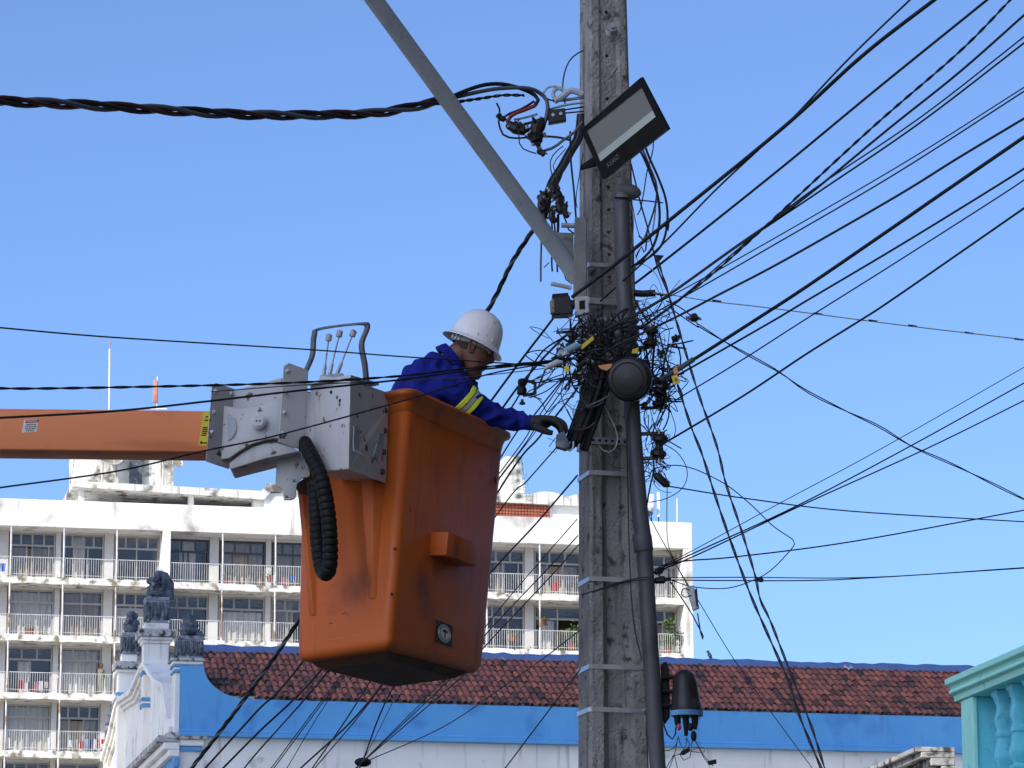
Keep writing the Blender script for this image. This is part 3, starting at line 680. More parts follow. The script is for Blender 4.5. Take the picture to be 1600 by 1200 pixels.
# ============================================================= foreground materials
M['pole'] = mat('pole_concrete', (.33, .325, .30), (.24, .235, .22), 5, .95, dirt=(.06, .056, .05), dsc=16, dlo=.58, dhi=.70, streak=(.09, .085, .078), stsc=(24, 24, 1.8), stlo=.54, sthi=.72, bump=.9, bsc=60)
M['galv'] = mat('galvanised_steel', (.42, .43, .45), (.3, .31, .33), 12, .5, metal=.55, bump=.15, bsc=60)
M['strap'] = mat('steel_strap', (.62, .64, .66), (.5, .52, .54), 20, .35, metal=.75)
M['arm'] = mat('lamp_arm_steel', (.42, .46, .50), (.36, .40, .44), 3, .7, metal=.1, dirt=(.26, .28, .30), dsc=14, dlo=.58, dhi=.8, bump=.2, bsc=80)
M['channel'] = mat('dull_channel_steel', (.20, .205, .20), (.14, .145, .14), 8, .7, dirt=(.07, .07, .065), dsc=14, dlo=.55, dhi=.7)
M['hoop'] = mat('dark_hoop_paint', (.12, .135, .145), (.07, .08, .09), 14, .6)
M['pvc'] = mat('grey_pvc', (.075, .08, .092), (.06, .064, .072), 4, .55, dirt=(.03, .03, .032), dsc=5, dlo=.55, dhi=.75)
M['black'] = mat('black_rubber', (.006, .006, .007), (.010, .010, .011), 8, .6, spec=.2)
M['black2'] = mat('black_plastic', (.02, .02, .022), (.012, .012, .013), 5, .4, dirt=(.05, .048, .045), dsc=12, dlo=.6, dhi=.75, spec=.3)
M['wire'] = mat('wire_black', (.010, .010, .012), (.016, .016, .019), 9, .55, spec=.35)
M['wire_grey'] = mat('wire_grey', (.09, .10, .12), (.07, .08, .1), 9, .5)
M['wire_red'] = mat('wire_red', (.28, .02, .02), (.2, .015, .015), 9, .5)
M['wire_darkred'] = mat('wire_dark_red', (.07, .012, .012), (.03, .01, .01), 9, .5)
M['wire_blue'] = mat('wire_pale_blue', (.2, .33, .42), (.16, .28, .36), 9, .5)
M['wire_white'] = mat('wire_white', (.5, .5, .48), (.4, .4, .38), 9, .5)
M['wire_olive'] = mat('wire_olive', (.20, .20, .10), (.16, .16, .09), 9, .6)
M['tagyellow'] = mat('yellow_tag', (.62, .47, .02), (.5, .38, .02), 9, .6)
M['tagorange'] = mat('orange_tag', (.55, .26, .08), (.45, .2, .06), 9, .6)
M['orange'] = mat('orange_paint', (.52, .115, .016), (.45, .095, .013), 1.3, .46, dirt=(.16, .04, .014), dsc=2.6, dlo=.57, dhi=.74, streak=(.30, .06, .012), stsc=(14, 14, 1.4), stlo=.56, sthi=.74, bump=.06, bsc=7, spec=.35)
M['orange2'] = mat('faded_orange_paint', (.86, .29, .115), (.80, .26, .10), 1.0, .5, dirt=(.5, .14, .05), dsc=3.0, dlo=.6, dhi=.8, streak=(.60, .18, .07), stsc=(.8, 5, 9), stlo=.58, sthi=.8)
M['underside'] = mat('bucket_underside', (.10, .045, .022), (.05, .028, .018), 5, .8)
M['whitem'] = mat('chipped_white_paint', (.52, .53, .53), (.44, .45, .46), 2.5, .5, dirt=(.09, .06, .045), dsc=19, dlo=.62, dhi=.66, streak=(.40, .39, .38), stsc=(14, 14, 3), stlo=.60, sthi=.8, bump=.08, bsc=12)
M['rustbolt'] = mat('rusty_bolt', (.07, .05, .045), (.04, .03, .028), 30, .6, metal=.4)
M['handgrip'] = mat('lever_knob', (.40, .42, .43), (.3, .31, .32), 30, .5)
M['sticker_y'] = mat('yellow_sticker', (.75, .62, .05), (.68, .55, .05), 9, .5)
M['sticker_w'] = mat('white_sticker', (.75, .75, .72), (.65, .65, .62), 9, .5)
M['sticker_r'] = mat('red_print', (.45, .04, .05), (.35, .03, .04), 9, .5)
M['print'] = mat('black_print', (.015, .015, .015), None, 9, .5)
M['lampglass'] = mat('lamp_reflector', (.22, .23, .215), (.19, .20, .185), 3, .35)
M['lampglass2'] = mat('lamp_reflector_edge', (.48, .55, .51), (.44, .50, .47), 3, .35)
M['lettering'] = mat('grey_lettering', (.16, .16, .16), None, 9, .5)
def textmesh(txt, size):
    c = bpy.data.curves.new('t', 'FONT'); c.body = txt; c.size = size; c.align_x = 'CENTER'; c.align_y = 'CENTER'; c.extrude = .0003; c.resolution_u = 2
    o = bpy.data.objects.new('t', c); COL.objects.link(o); dg = bpy.context.evaluated_depsgraph_get()
    me = bpy.data.meshes.new_from_object(o.evaluated_get(dg)); bpy.data.objects.remove(o); bpy.data.curves.remove(c); return me
def text_on(txt, size, name, mt, parent, origin, xdir, updir, off=.002, wid=None):
    me = textmesh(txt, size); me.materials.clear(); me.materials.append(M[mt]); o = bpy.data.objects.new(name, me); COL.objects.link(o)
    x = Vector(xdir).normalized(); y = Vector(updir); y = (y - x * y.dot(x)).normalized(); z = x.cross(y)
    T = Matrix((x, y, z)).transposed().to_4x4(); T.translation = Vector(origin) + z * off
    if wid:
        w0 = max(v.co.x for v in me.vertices) - min(v.co.x for v in me.vertices); T = T @ Matrix.Diagonal((wid / w0, 1, 1, 1))
    o.parent = parent; o.matrix_local = wm(parent).inverted() @ T; return o
# ============================================================= concrete pole
YP = 16.5; AP = R(14)
e1 = Vector((math.cos(AP), math.sin(AP), 0)); e2 = Vector((-math.sin(AP), math.cos(AP), 0))
def pole_at(py):
    FLx = 921 + (922 - 921) * (py + 40) / 1280; FRx = 979.5 + (1017 - 979.5) * (py + 40) / 1280
    a = P(FLx, py, YP); q = P(FRx, py, YP); W = (q.x - a.x) / math.cos(AP); return a, W
zt_, zb_ = P(940, -60, YP).z, P(940, 1240, YP).z
def pole_z(z):
    py = 1240 + (z - zb_) / (zt_ - zb_) * (-1300); return pole_at(py)
pole = thing('utility_pole', 'tapering double-T concrete utility pole with bolt holes and lichen stains', 'pole', (pole_z(0)[0].x + .2, YP + .1, 0))
def sect(z, extra=0):
    a, W = pole_z(z); a = Vector((a.x, YP, z)); D = .19 + (zt_ - z) * .008
    f = .235 * W; k = max(0, min(1, (zt_ - z) / 4.2)); rd = .006 + .06 * k; c = .012 + .03 * k
    ch = .012
    L2 = [(0, ch), (ch, 0), (f, 0), (f + c, rd), (W - f - c, rd), (W - f, 0), (W - ch, 0), (W, ch), (W, D - ch), (W - ch, D), (W - f, D), (W - f - c, D - rd), (f + c, D - rd), (f, D), (ch, D), (0, D - ch)]
    return [a + e1 * x + e2 * y for x, y in L2], W, D
zs = [0, 1.5, 3] + [3 + .25 * i for i in range(1, 18)]
m = MB(); rings = [sect(z)[0] for z in zs]; n = 16
m.add([q for r in rings for q in r], [(i * n + k, i * n + (k + 1) % n, (i + 1) * n + (k + 1) % n, (i + 1) * n + k) for i in range(len(zs) - 1) for k in range(n)] + [tuple(range(n)), tuple((len(zs) - 1) * n + k for k in range(n))])
shaft = m.build('shaft', M['pole'], pole, smooth=25)
cut = MB()
for y in (16, 84, 151, 289, 324, 359, 394, 429, 640):
    c = P(950 + y * .017, y, YP); cut.tube([c - e2 * .1, c + e2 * .075], .0095, 12)
for y in (7, 41, 74, 109, 143, 178, 300, 335, 371): 
    c = P(914, y, YP + .1); cut.tube([c - e1 * .1, c + e1 * .035], .008, 10)
co = cut.build('cutter', M['pole'], keep=True); co.data.polygons.foreach_set('use_smooth', [False] * len(co.data.polygons))
mod = shaft.modifiers.new('b', 'BOOLEAN'); mod.object = co; mod.operation = 'DIFFERENCE'; mod.solver = 'EXACT'
dg = bpy.context.evaluated_depsgraph_get(); dg.update(); me2 = bpy.data.meshes.new_from_object(shaft.evaluated_get(dg)); shaft.modifiers.clear(); shaft.data = me2; bpy.data.objects.remove(co)
me2.set_sharp_from_angle(angle=R(25))
def bolt(px, py, Y, r, L, d, parent, mt='galv', label=None):
    c = P(px, py, Y); d = Vector(d).normalized(); o = MB().tube([c, c + d * L], r * .5, 10).lathe([(r, 0), (r, r * .7)], c + d * L * .35, d, 6).build('bolt', M[mt], parent, smooth=30); return o
bolt(954, 48, YP - .02, .026, .05, (.2, -1, .25), pole); MB().lathe([(.03, 0), (.032, .004), (.018, .02), (.017, .035)], P(956, 50, YP - .002), (.1, -1, .1), 16).build('washer', M['galv'], pole)
bolt(953, 120, YP - .005, .014, .08, (.45, -1, .35), pole)
def strap(py, h, label, mt='strap', grp='steel straps round the pole', holes=False, off=.004, bolted=None):
    z = P(930, py, YP).z; s_, W, D = sect(z); a = s_[0] - e2 * .012
    def loop(o_, zz): return [a + e1 * x + e2 * y + Vector((0, 0, zz)) for x, y in ((-o_, -o_ + .01), (-o_ + .01, -o_), (W + o_ - .01, -o_), (W + o_, -o_ + .01), (W + o_, D + o_), (-o_, D + o_))]
    m = MB(); A_, B_, C_, D_ = loop(off, -h / 2), loop(off, h / 2), loop(off - .0035, h / 2), loop(off - .0035, -h / 2); n = 6
    vs = A_ + B_ + C_ + D_
    for q in range(4):
        m_ = (q + 1) % 4
        for k in range(n): pass
    m.add(vs, [(q * n + k, q * n + (k + 1) % n, ((q + 1) % 4) * n + (k + 1) % n, ((q + 1) % 4) * n + k) for q in range(4) for k in range(n)])
    t = thing('pole_strap', label, 'strap', a + e1 * W / 2, 0, grp)
    m.build('band', M[mt], t, smooth=0)
    if holes:
        hm = MB()
        for k in range(8):
            c = a + e1 * (W * (k + .5) / 8) - e2 * (off + .002); hm.cbox(c, .013, .004, .011, Matrix.Rotation(AP, 4, 'Z'))
        hm.build('slot_row', M['black'], t, smooth=0, bevel=.0015)
    if bolted:
        for dx in (0, .03):
            c = a + e1 * (W - .02 + dx) - e2 * (off + .003); MB().lathe([(.011, 0), (.011, .008), (.006, .009), (.005, .024)], c, -e2, 6).build('bolt', M['galv'], t, smooth=0)
    return t
strap(413, .019, 'narrow strap above the metre boxes, highest on the pole', off=.006)
strap(470, .030, 'bright wide strap at the level of the small black box', off=.012)
strap(497, .018, 'strap just below the brightest wide strap', 'galv', off=.010)
strap(516, .022, 'strap right above the cable tangle', off=.012)
strap(688, .034, 'perforated strap level with the gloved hand', 'galv', holes=True, off=.007)
strap(738, .022, 'plain strap just below the perforated strap')
strap(904, .022, 'plain strap level with the top balconies')
strap(1041, .022, 'strap with bolts level with the roof ridge', bolted=1)
strap(1108, .022, 'lowest strap with bolts, level with the tile eaves', bolted=1)
# ---- grey conduit pipe
def cr(pts, n=6):
    """catmull-rom through 3D points"""
    P_ = [Vector(p) for p in pts]; 
    if len(P_) < 3: return P_
    P_ = [P_[0] * 2 - P_[1]] + P_ + [P_[-1] * 2 - P_[-2]]; out = []
    for i in range(1, len(P_) - 2):
        a, b, c, d = P_[i - 1:i + 3]
        for k in range(n):
            t = k / n; out.append(.5 * ((2 * b) + (c - a) * t + (2 * a - 5 * b + 4 * c - d) * t * t + (3 * b - a - 3 * c + d) * t ** 3))
    out.append(P_[-2]); return out
def pp(pts, Y=None):
    return [P(p[0], p[1], p[2] if len(p) > 2 else Y) for p in pts]
con = thing('conduit_pipe', 'dark grey plastic conduit strapped down the right side of the pole', 'pipe', (P(1030, 1200, 16.4).x, 16.4, 0))
pts = pp([(971, 302), (975, 450), (983, 560), (990, 680), (1000, 800), (1006, 850), (1013, 960), (1021, 1090), (1030, 1240)], 16.385)
low_ = Vector((pts[-1].x + .06, 16.385, 0)); MB().tube(cr(pts) + [low_], .0385, 20).build('pipe', M['pvc'], con)
c0 = P(1003, 836, 16.385); c1 = P(1006, 862, 16.385); MB().tube([c0, c0 + (c1 - c0) * .1, c0 + (c1 - c0) * .9, c1], [.044, .046, .046, .044], 20).build('coupling', M['pvc'], con)
c0 = P(975, 300, 16.385)
m = MB(); m.ball(c0 + Vector((.018, 0, .004)), .058, 16, (1.15, 1.1, .62), Matrix.Rotation(R(12), 3, 'Y')); m.tube([c0 + Vector((-.006, 0, -.045)), c0 + Vector((-.008, 0, .0))], .042, 16)
m.build('weather_cap', M['channel'], con)
MB().tube([P(959, 309, 16.34), P(984, 309, 16.34)], .004, 6).build('seam', M['black'], con)
# ---- street-lamp arm
armt = thing('lamp_arm', 'long grey steel arm rising diagonally up left from the pole', 'street lamp', P(905, 470, 16.42))
MB().tube(cr(pp([(540, -62, 15.2), (585, 0, 15.4), (740, 212, 15.95), (850, 362, 16.3), (902, 436, 16.45)])), .0405, 20).build('tube', M['arm'], armt)
q = [P(898, 338, 16.33), P(917, 342, 16.33), P(917, 470, 16.33), P(896, 468, 16.33)]
MB().prism(q, (0, .12, 0)).build('mounting_channel', M['channel'], armt, smooth=0, bevel=.006)
MB().prism([P(843, 362, 16.40), P(896, 364, 16.40), P(897, 428, 16.40)], (0, .01, 0)).build('gusset', M['channel'], armt, smooth=0)
MB().tube([P(877, 352, 16.38), P(900, 353, 16.38)], .012, 8).build('bolt', M['galv'], armt)
# ---- floodlight
fl = thing('floodlight', 'square black floodlight tilted on the pole with its grey glass facing down', 'floodlight', P(965, 240, 16.3))
cor_ = [P(1002, 121, 16.02), P(1045, 202, 16.06), P(944, 280, 16.26), P(908, 203, 16.22)]
cen = sum(cor_, Vector()) / 4; xd = (cor_[0] - cor_[3]).normalized(); yd = (cor_[3] - cor_[2]); yd = (yd - xd * yd.dot(xd)).normalized(); nd = xd.cross(yd)
if nd.y > 0: nd = -nd
def inset(px4, d): return [c + nd * d for c in px4]
gl = [P(1002.7, 136, 16.03), P(1026, 182, 16.06), P(939.5, 252, 16.24), P(918, 204, 16.21)]
def proj(q, d): return cen + (q - cen) - nd * (q - cen).dot(nd) + nd * d
cor_ = [proj(q, 0) for q in cor_]; gl = [proj(q, 0) for q in gl]
m = MB(); o4 = [q + nd * .012 for q in cor_]; i4 = [q + nd * .012 for q in gl]; i4b = [q + nd * .002 for q in gl]; b4 = [q - nd * .03 for q in cor_]
m.add(o4 + i4 + i4b + b4, [(k, (k + 1) % 4, 4 + (k + 1) % 4, 4 + k) for k in range(4)] + [(4 + k, 4 + (k + 1) % 4, 8 + (k + 1) % 4, 8 + k) for k in range(4)] + [(k, (k + 1) % 4, 12 + (k + 1) % 4, 12 + k) for k in range(4)] + [(8, 9, 10, 11), (12, 13, 14, 15)])
m.build('housing', M['black'], fl, smooth=0)
deep = [cen + (q - cen) * .88 for q in gl]
sA_ = [gl[3] + (gl[0] - gl[3]) * .02, gl[0]]; 
def lerp(a, b, t): return a + (b - a) * t
ga, gb, gc, gd = gl   # top, right, bottom, left : long sides ga-gd (upper) and gb-gc (lower)
e_lo = .78
MB().prism([ga + nd * .004, lerp(ga, gb, e_lo) + nd * .004, lerp(gd, gc, e_lo) + nd * .004, gd + nd * .004], nd * .003).build('reflector', M['lampglass'], fl, smooth=0)
MB().prism([lerp(ga, gb, e_lo) + nd * .004, gb + nd * .004, gc + nd * .004, lerp(gd, gc, e_lo) + nd * .004], nd * .003).build('reflector_edge', M['lampglass2'], fl, smooth=0)
m = MB()
for k in range(9):
    t_ = (k + .5) / 9; a = lerp(cor_[3], cor_[0], t_) * .85 + cen * .15; b = lerp(cor_[2], cor_[1], t_) * .85 + cen * .15
    m.prism([a - nd * .031, b - nd * .031, b - nd * .06, a - nd * .06], (xd * .006))
m.build('cooling_fins', M['black'], fl, smooth=0)
tc = P(961, 251, 16.22); text_on('AVANT', .032, 'lettering', 'lettering', fl, proj(tc, .0125), xd, nd.cross(xd), .001, wid=.082)
MB().prism([P(908, 258, 16.36), P(928, 244, 16.3), P(932, 256, 16.3), P(908, 262, 16.36)], (0, .05, 0)).build('bracket', M['black'], fl, smooth=0)
# ============================================================= aerial lift
lift = thing('boom_lift', 'orange boom lift with bolted white head plates and hose', 'boom lift', P(330, 700, 16.2))
# boom: a box beam leading off to the lower left
def hexa(t4, b4):
    m = MB(); m.add(list(t4) + list(b4), [(0, 1, 2, 3), (7, 6, 5, 4), (0, 4, 5, 1), (1, 5, 6, 2), (2, 6, 7, 3), (3, 7, 4, 0)]); return m
def quadbox(pa, pb, pc, pd, thick):
    """4 photo points (x,y,Y) of the front face, extruded straight back"""
    q = [P(*p) for p in (pa, pb, pc, pd)]; m = MB(); m.prism(q, (0, thick, 0)); return m
quadbox((-420, 636, 15.3), (338, 644, 15.75), (338, 707, 15.75), (-420, 698, 15.3), .22).build('boom', M['orange2'], lift, smooth=25, bevel=.012, seg=3)
quadbox((-420, 634, 15.34), (338, 642.5, 15.79), (338, 644.5, 15.79), (-420, 636.5, 15.34), .14).build('boom_top_rail', M['orange2'], lift, smooth=0)
def facept(px, py, t, off=.002):   # on the boom face
    Y = 15.3 + (15.75 - 15.3) * (px + 420) / 758; return P(px, py, Y - off)
lab = [facept(38, 656, 0), facept(61, 655, 0), facept(57, 675, 0), facept(34, 676, 0)]
MB().prism(lab, (0, -.0015, 0)).build('warning_sticker', M['sticker_w'], lift, smooth=0)
xd_ = facept(61, 655, 0) - facept(38, 656, 0)
MB().prism([facept(40.5, 656.5, 0, .004), facept(61, 655.3, 0, .004), facept(60, 660, 0, .004), facept(39.5, 661, 0, .004)], (0, -.001, 0)).build('red_header', M['sticker_r'], lift, smooth=0)
text_on('WARNING', .014, 'lettering', 'sticker_w', lift, facept(50, 658.3, 0, .0052), xd_, (0, 0, 1), .0003, wid=.05)
for i, wl in enumerate((14, 17, 15, 11)):
    y = 663.5 + i * 3.2; c = 48.5 - i * .8; m = MB(); x = c - wl / 2
    while x < c + wl / 2:
        ww = 1.2 + (i * 7 + int(x * 3)) % 3; m.prism([facept(x, y - .7, 0, .004), facept(x + ww, y - .7, 0, .004), facept(x + ww, y + .7, 0, .004), facept(x, y + .7, 0, .004)], (0, -.001, 0)); x += ww + .7
    m.build('print_line', M['print'], lift, smooth=0)
MB().prism([facept(318, 643, 0), facept(334, 643, 0), facept(334, 698, 0), facept(310, 696, 0)], (0, -.0015, 0)).build('yellow_sticker', M['sticker_y'], lift, smooth=0)
m = MB()
for i, (x0, x1, y) in enumerate(((321, 325, 651), (319, 325, 656.5), (317, 324, 668), (316.5, 324, 671), (316, 324, 674), (315.5, 323, 677), (314.5, 322, 680), (317, 325, 692))):
    m.prism([facept(x0, y - .9, 0, .004), facept(x1, y - .9, 0, .004), facept(x1, y + .9, 0, .004), facept(x0, y + .9, 0, .004)], (0, -.001, 0))
m.prism([facept(314.5, 688.5, 0, .004), facept(317, 691.5, 0, .004), facept(314.5, 694.5, 0, .004), facept(312, 691.5, 0, .004)], (0, -.001, 0))
m.build('print_line', M['print'], lift, smooth=0)
# head plates
def Z1(pts, Y, th, name, mt='whitem', bevel=.004, back=None):
    """pts given in the enlarged view frame (300+ x/2.61, 460 + y/2.61)"""
    q = [P(300 + p[0] / 2.609, 460 + p[1] / 2.609, (p[2] if len(p) > 2 else Y)) for p in pts]
    return MB().prism(q, (0, th, 0)).build(name, M[mt], lift, smooth=25, bevel=bevel)
def arc(cx, cy, rx, ry, a0, a1, n=8): return [(cx + rx * math.cos(R(a0 + (a1 - a0) * i / n)), cy + ry * math.sin(R(a0 + (a1 - a0) * i / n))) for i in range(n + 1)]
Z1([(100, 372), (180, 388), (372, 338), (372, 600), (440, 640), (260, 686), (160, 712), (150, 700)], 15.72, .24, 'knuckle_casting')
# left flange (bolted, facing left-front)
Z1([(80, 372, 15.60), (98, 360, 15.60), (172, 384, 15.72), (150, 712, 15.72), (56, 680, 15.60)], 15.6, .012, 'end_plate')
# raised arch web on the casting
Z1([(130, 452), (200, 466), (262, 458), (310, 444), (364, 418), (364, 588), (330, 586), (296, 592), (240, 610), (190, 640), (150, 668), (118, 672)] , 15.655, .06, 'web_plate')
Z1(arc(138, 540, 42, 56, -80, 80, 10), 15.648, .004, 'web_recess', 'arm', bevel=None)
Z1([(150, 690), (190, 655), (250, 620), (300, 606), (345, 604), (440, 640), (300, 668), (160, 712)], 15.68, .03, 'lower_flange')
c = P(404, 659.5, 15.64)
MB().lathe([(.036, 0), (.036, .012), (.031, .014), (.031, .020), (.024, .021), (.024, .028), (.0, .029)], c, (0, -1, 0), 28).build('pivot_pin', M['whitem'], lift)
for dx in (-.008, .008): MB().lathe([(.0035, 0), (.0035, .004)], c + Vector((dx, -.028, 0)), (0, -1, 0), 10).build('pin_hole', M['black'], lift)
# tall right plate
Z1([(372, 292, 15.5), (394, 278, 15.5), (474, 308, 15.58), (456, 638, 15.58), (352, 602, 15.5)], 15.5, .012, 'tall_plate')
for x, y, Y in ((390, 313, 15.5), (385, 400, 15.5), (378, 482, 15.5), (372, 565, 15.5), (97, 396, 15.6), (160, 405, 15.7), (90, 480, 15.6), (83, 562, 15.6)):
    c = P(300 + x / 2.609, 460 + y / 2.609, Y - .001); MB().lathe([(.011, 0), (.011, .006), (.007, .007), (.006, .016)], c, (0, -1, 0), 6).build('bolt', M['galv'], lift, smooth=0)
# under-bracket
Z1([(345, 668), (476, 632), (480, 742), (450, 748), (428, 764), (422, 828), (405, 838), (373, 838), (371, 796), (340, 776)], 15.78, .02, 'lower_bracket')
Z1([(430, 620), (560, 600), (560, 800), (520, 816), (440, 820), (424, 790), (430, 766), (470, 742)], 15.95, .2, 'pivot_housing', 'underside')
Z1([(455, 392), (500, 400), (535, 500), (512, 660), (450, 640)], 15.62, .02, 'side_plate')
# ---- control box bolted to the bucket
Ft, Fb = P(549, 592, 15.30), P(545, 733, 15.30); Lt, Lb = P(484, 602, 15.62), P(497, 738, 15.62); Rt, Rb = P(601, 622, 15.66), P(600, 752, 15.66)
Bt, Bb = Lt + Rt - Ft, Lb + Rb - Fb
hexa((Ft, Rt, Bt, Lt), (Fb, Rb, Bb, Lb)).build('control_box', M['whitem'], lift, smooth=25, bevel=.008, seg=3)
MB().prism([P(549, 593, 15.296), P(604, 613, 15.66), P(607, 640, 15.655), P(603, 755, 15.655), P(546, 734, 15.292)], (-.004, -.006, 0)).build('mounting_plate', M['whitem'], lift, smooth=0)
MB().prism([P(472, 602, 15.6), P(548, 590, 15.29), P(592, 602, 15.6), P(560, 608, 15.7)], (0, 0, .012)).build('box_lid', M['whitem'], lift, smooth=0)
for x, y in ((601.5, 641), (600.5, 673), (599, 706), (597, 737)):
    k = (x - 549) / 55; c = P(x, y, 15.296 + .36 * k * .98 - .006); MB().ball(c, .014, 10, (1, .5, 1)).build('rivet', M['rustbolt'], lift)
for x, y in ((518, 613), (532, 626)): MB().lathe([(.008, 0), (.008, .004)], P(x, y, 15.3 + (549 - x) / 65 * .32 - .002), (-.6, -1, 0), 12).build('bolt_hole', M['black'], lift)
# hook bracket
q = cr(pp([(557, 667, 15.30), (556, 700, 15.28), (560, 708, 15.27), (580, 718, 15.30), (588, 712, 15.3), (596, 678, 15.38)]), 6)
m = MB()
for a, b in zip(q[:-1], q[1:]):
    d = b - a; s_ = Vector((.012, .022, 0)); m.add([a - s_, a + s_, b + s_, b - s_, a - s_ + Vector((.003, -.003, .002)), a + s_ + Vector((.003, -.003, .002)), b + s_ + Vector((.003, -.003, .002)), b - s_ + Vector((.003, -.003, .002))], [(0, 1, 2, 3), (4, 5, 6, 7), (0, 1, 5, 4), (3, 2, 6, 7), (0, 3, 7, 4), (1, 2, 6, 5)])
m.build('hook_bracket', M['galv'], lift, smooth=40)
for x, y in ((563, 674), (592, 690)): MB().lathe([(.008, 0), (.008, .01)], P(x, y, 15.30), (-.2, -1, 0), 8).build('bolt', M['rustbolt'], lift)
# guard hoop of flat bar
q = cr(pp([(478, 580, 15.62), (488, 555, 15.62), (491, 524, 15.62), (500, 514, 15.61), (562, 506, 15.42), (574, 511, 15.40), (565, 538, 15.40), (570, 570, 15.40), (573, 602, 15.42)]), 7); m = MB()
for i in range(len(q) - 1):
    a, b = q[i], q[i + 1]; s_ = Vector((.009, -.012, .0)); n_ = (b - a).normalized()  .cross(s_).normalized() * .006; b = b + (b - a).normalized() * .001
    m.add([a - s_ - n_, a + s_ - n_, b + s_ - n_, b - s_ - n_, a - s_ + n_, a + s_ + n_, b + s_ + n_, b - s_ + n_], [(0, 1, 2, 3), (4, 5, 6, 7), (0, 1, 5, 4), (3, 2, 6, 7), (0, 3, 7, 4), (1, 2, 6, 5)])
m.build('guard_hoop', M['hoop'], lift, smooth=40)
for kx, ky, bx, by in ((513.5, 529, 506, 586), (530, 523, 515, 585), (551, 522.5, 527, 584)):
    a = P(kx, ky, 15.5); b = P(bx, by, 15.52); d = (a - b).normalized()
    lv = MB().tube([b, b + (a - b) * .25, b + (a - b) * .3, a], [.009, .008, .004, .004], 8).build('lever', M['galv'], lift)
    k = MB().tube([a - d * .012, a - d * .008, a + d * .016, a + d * .022], [.009, .0145, .0145, .006], 14).build('knob', M['handgrip'], lv)
MB().prism([P(500, 586, 15.48), P(536, 582, 15.40), P(540, 592, 15.40), P(498, 598, 15.48)], (0, .1, 0)).build('valve_block', M['galv'], lift, smooth=0, bevel=.004)
# corrugated hose loop
path = cr(pp([(474, 690, 15.60), (486, 712, 15.52), (500, 742, 15.46), (511, 790, 15.45), (516, 845, 15.46), (515, 884, 15.48), (509, 896, 15.52), (502, 884, 15.58), (497, 850, 15.60), (494, 800, 15.62), (492, 755, 15.66)]), 14)
# resample evenly
L_ = [0]
for a, b in zip(path[:-1], path[1:]): L_.append(L_[-1] + (b - a).length)
N = 190; rs = []; j = 0
for i in range(N):
    t_ = L_[-1] * i / (N - 1)
    while j < len(L_) - 2 and L_[j + 1] < t_: j += 1
    rs.append(path[j].lerp(path[j + 1], (t_ - L_[j]) / max(1e-9, L_[j + 1] - L_[j])))
MB().tube(rs, [.0355 - .0045 * (1 if i % 5 == 0 else 0) - .001 * (i % 5 == 1) for i in range(N)], 16).build('hydraulic_hose_sleeve', M['black'], lift, smooth=35)
# ============================================================= bucket
Nt, Rt, Lt = P(637, 622, 15.60), P(790, 690, 16.42), P(470, 655, 16.02)
Nb, Rb, Lb = P(607, 1012, 15.62), P(756, 1052, 16.36), P(461, 1034, 15.98)
def onplane(px, py, A_, B_, C_):
    n_ = (B_ - A_).cross(C_ - A_); d_ = ray(px, py); return CAM + d_ * ((A_ - CAM).dot(n_) / d_.dot(n_))
Rb = onplane(756, 1052, Nt, Rt, Nb); Lb = onplane(461, 1034, Nt, Lt, Nb)
Ftp = Rt + Lt - Nt; Fbp = Rb + Lb - Nb
bk = thing('lift_bucket', 'orange fibreglass lift bucket with rounded corners, scuffed near its base', 'bucket', (Nb + Fbp) / 2)
m = MB(); m.add([Nt, Rt, Ftp, Lt, Nb, Rb, Fbp, Lb], [(4, 5, 6, 7), (0, 4, 5, 1), (1, 5, 6, 2), (2, 6, 7, 3), (3, 7, 4, 0)])
# rounded shell: bevel verticals and base
me = bpy.data.meshes.new('shell'); inv = wm(bk).inverted(); me.from_pydata([tuple(inv @ q) for q in m.v], [], m.f)
bm = bmesh.new(); bm.from_mesh(me); bmesh.ops.recalc_face_normals(bm, faces=bm.faces)
es = [e for e in bm.edges if len(e.link_faces) == 2]
bmesh.ops.bevel(bm, geom=es, offset=.046, segments=7, profile=.5, affect='EDGES'); bm.to_mesh(me); bm.free()
me.polygons.foreach_set('use_smooth', [True] * len(me.polygons)); me.set_sharp_from_angle(angle=R(40)); me.materials.append(M['orange'])
shell = bpy.data.objects.new('shell', me); COL.objects.link(shell); shell.parent = bk; WM['shell'] = wm(bk)
sm = shell.modifiers.new('s', 'SOLIDIFY'); sm.thickness = .008; sm.offset = -1
# rim: rounded flange following the top edge
def rounded_loop(c4, r, n=6):
    out = []
    for i in range(4):
        a, b, c = c4[i - 1], c4[i], c4[(i + 1) % 4]; d1 = (a - b).normalized(); d2 = (c - b).normalized()
        p0, p2 = b + d1 * r, b + d2 * r
        for k in range(n + 1): t = k / n; out.append(p0 * (1 - t) ** 2 + b * 2 * t * (1 - t) + p2 * t * t)
    return out
top4 = [Nt, Rt, Ftp, Lt]; cen_ = sum(top4, Vector()) / 4; upv = ((Nt - Nb) + (Rt - Rb)).normalized()
def off_loop(o_, h): 
    ex = (Rt - Nt).normalized(); ey = (Lt - Nt).normalized()
    sg = [(-1, -1), (1, -1), (1, 1), (-1, 1)]
    return rounded_loop([c + ex * o_ * s1 + ey * o_ * s2 + upv * h for c, (s1, s2) in zip(top4, sg)], .062 + o_ * .5)
prof = [(-.004, -.06), (.002, -.055), (.008, -.02), (.014, .0), (.034, .012), (.038, .02), (.036, .034), (.022, .044), (.0, .046), (-.018, .040), (-.022, .02), (-.012, -.04)]
loops = [off_loop(o_, h) for o_, h in prof]; n = len(loops[0]); K = len(loops); m = MB()
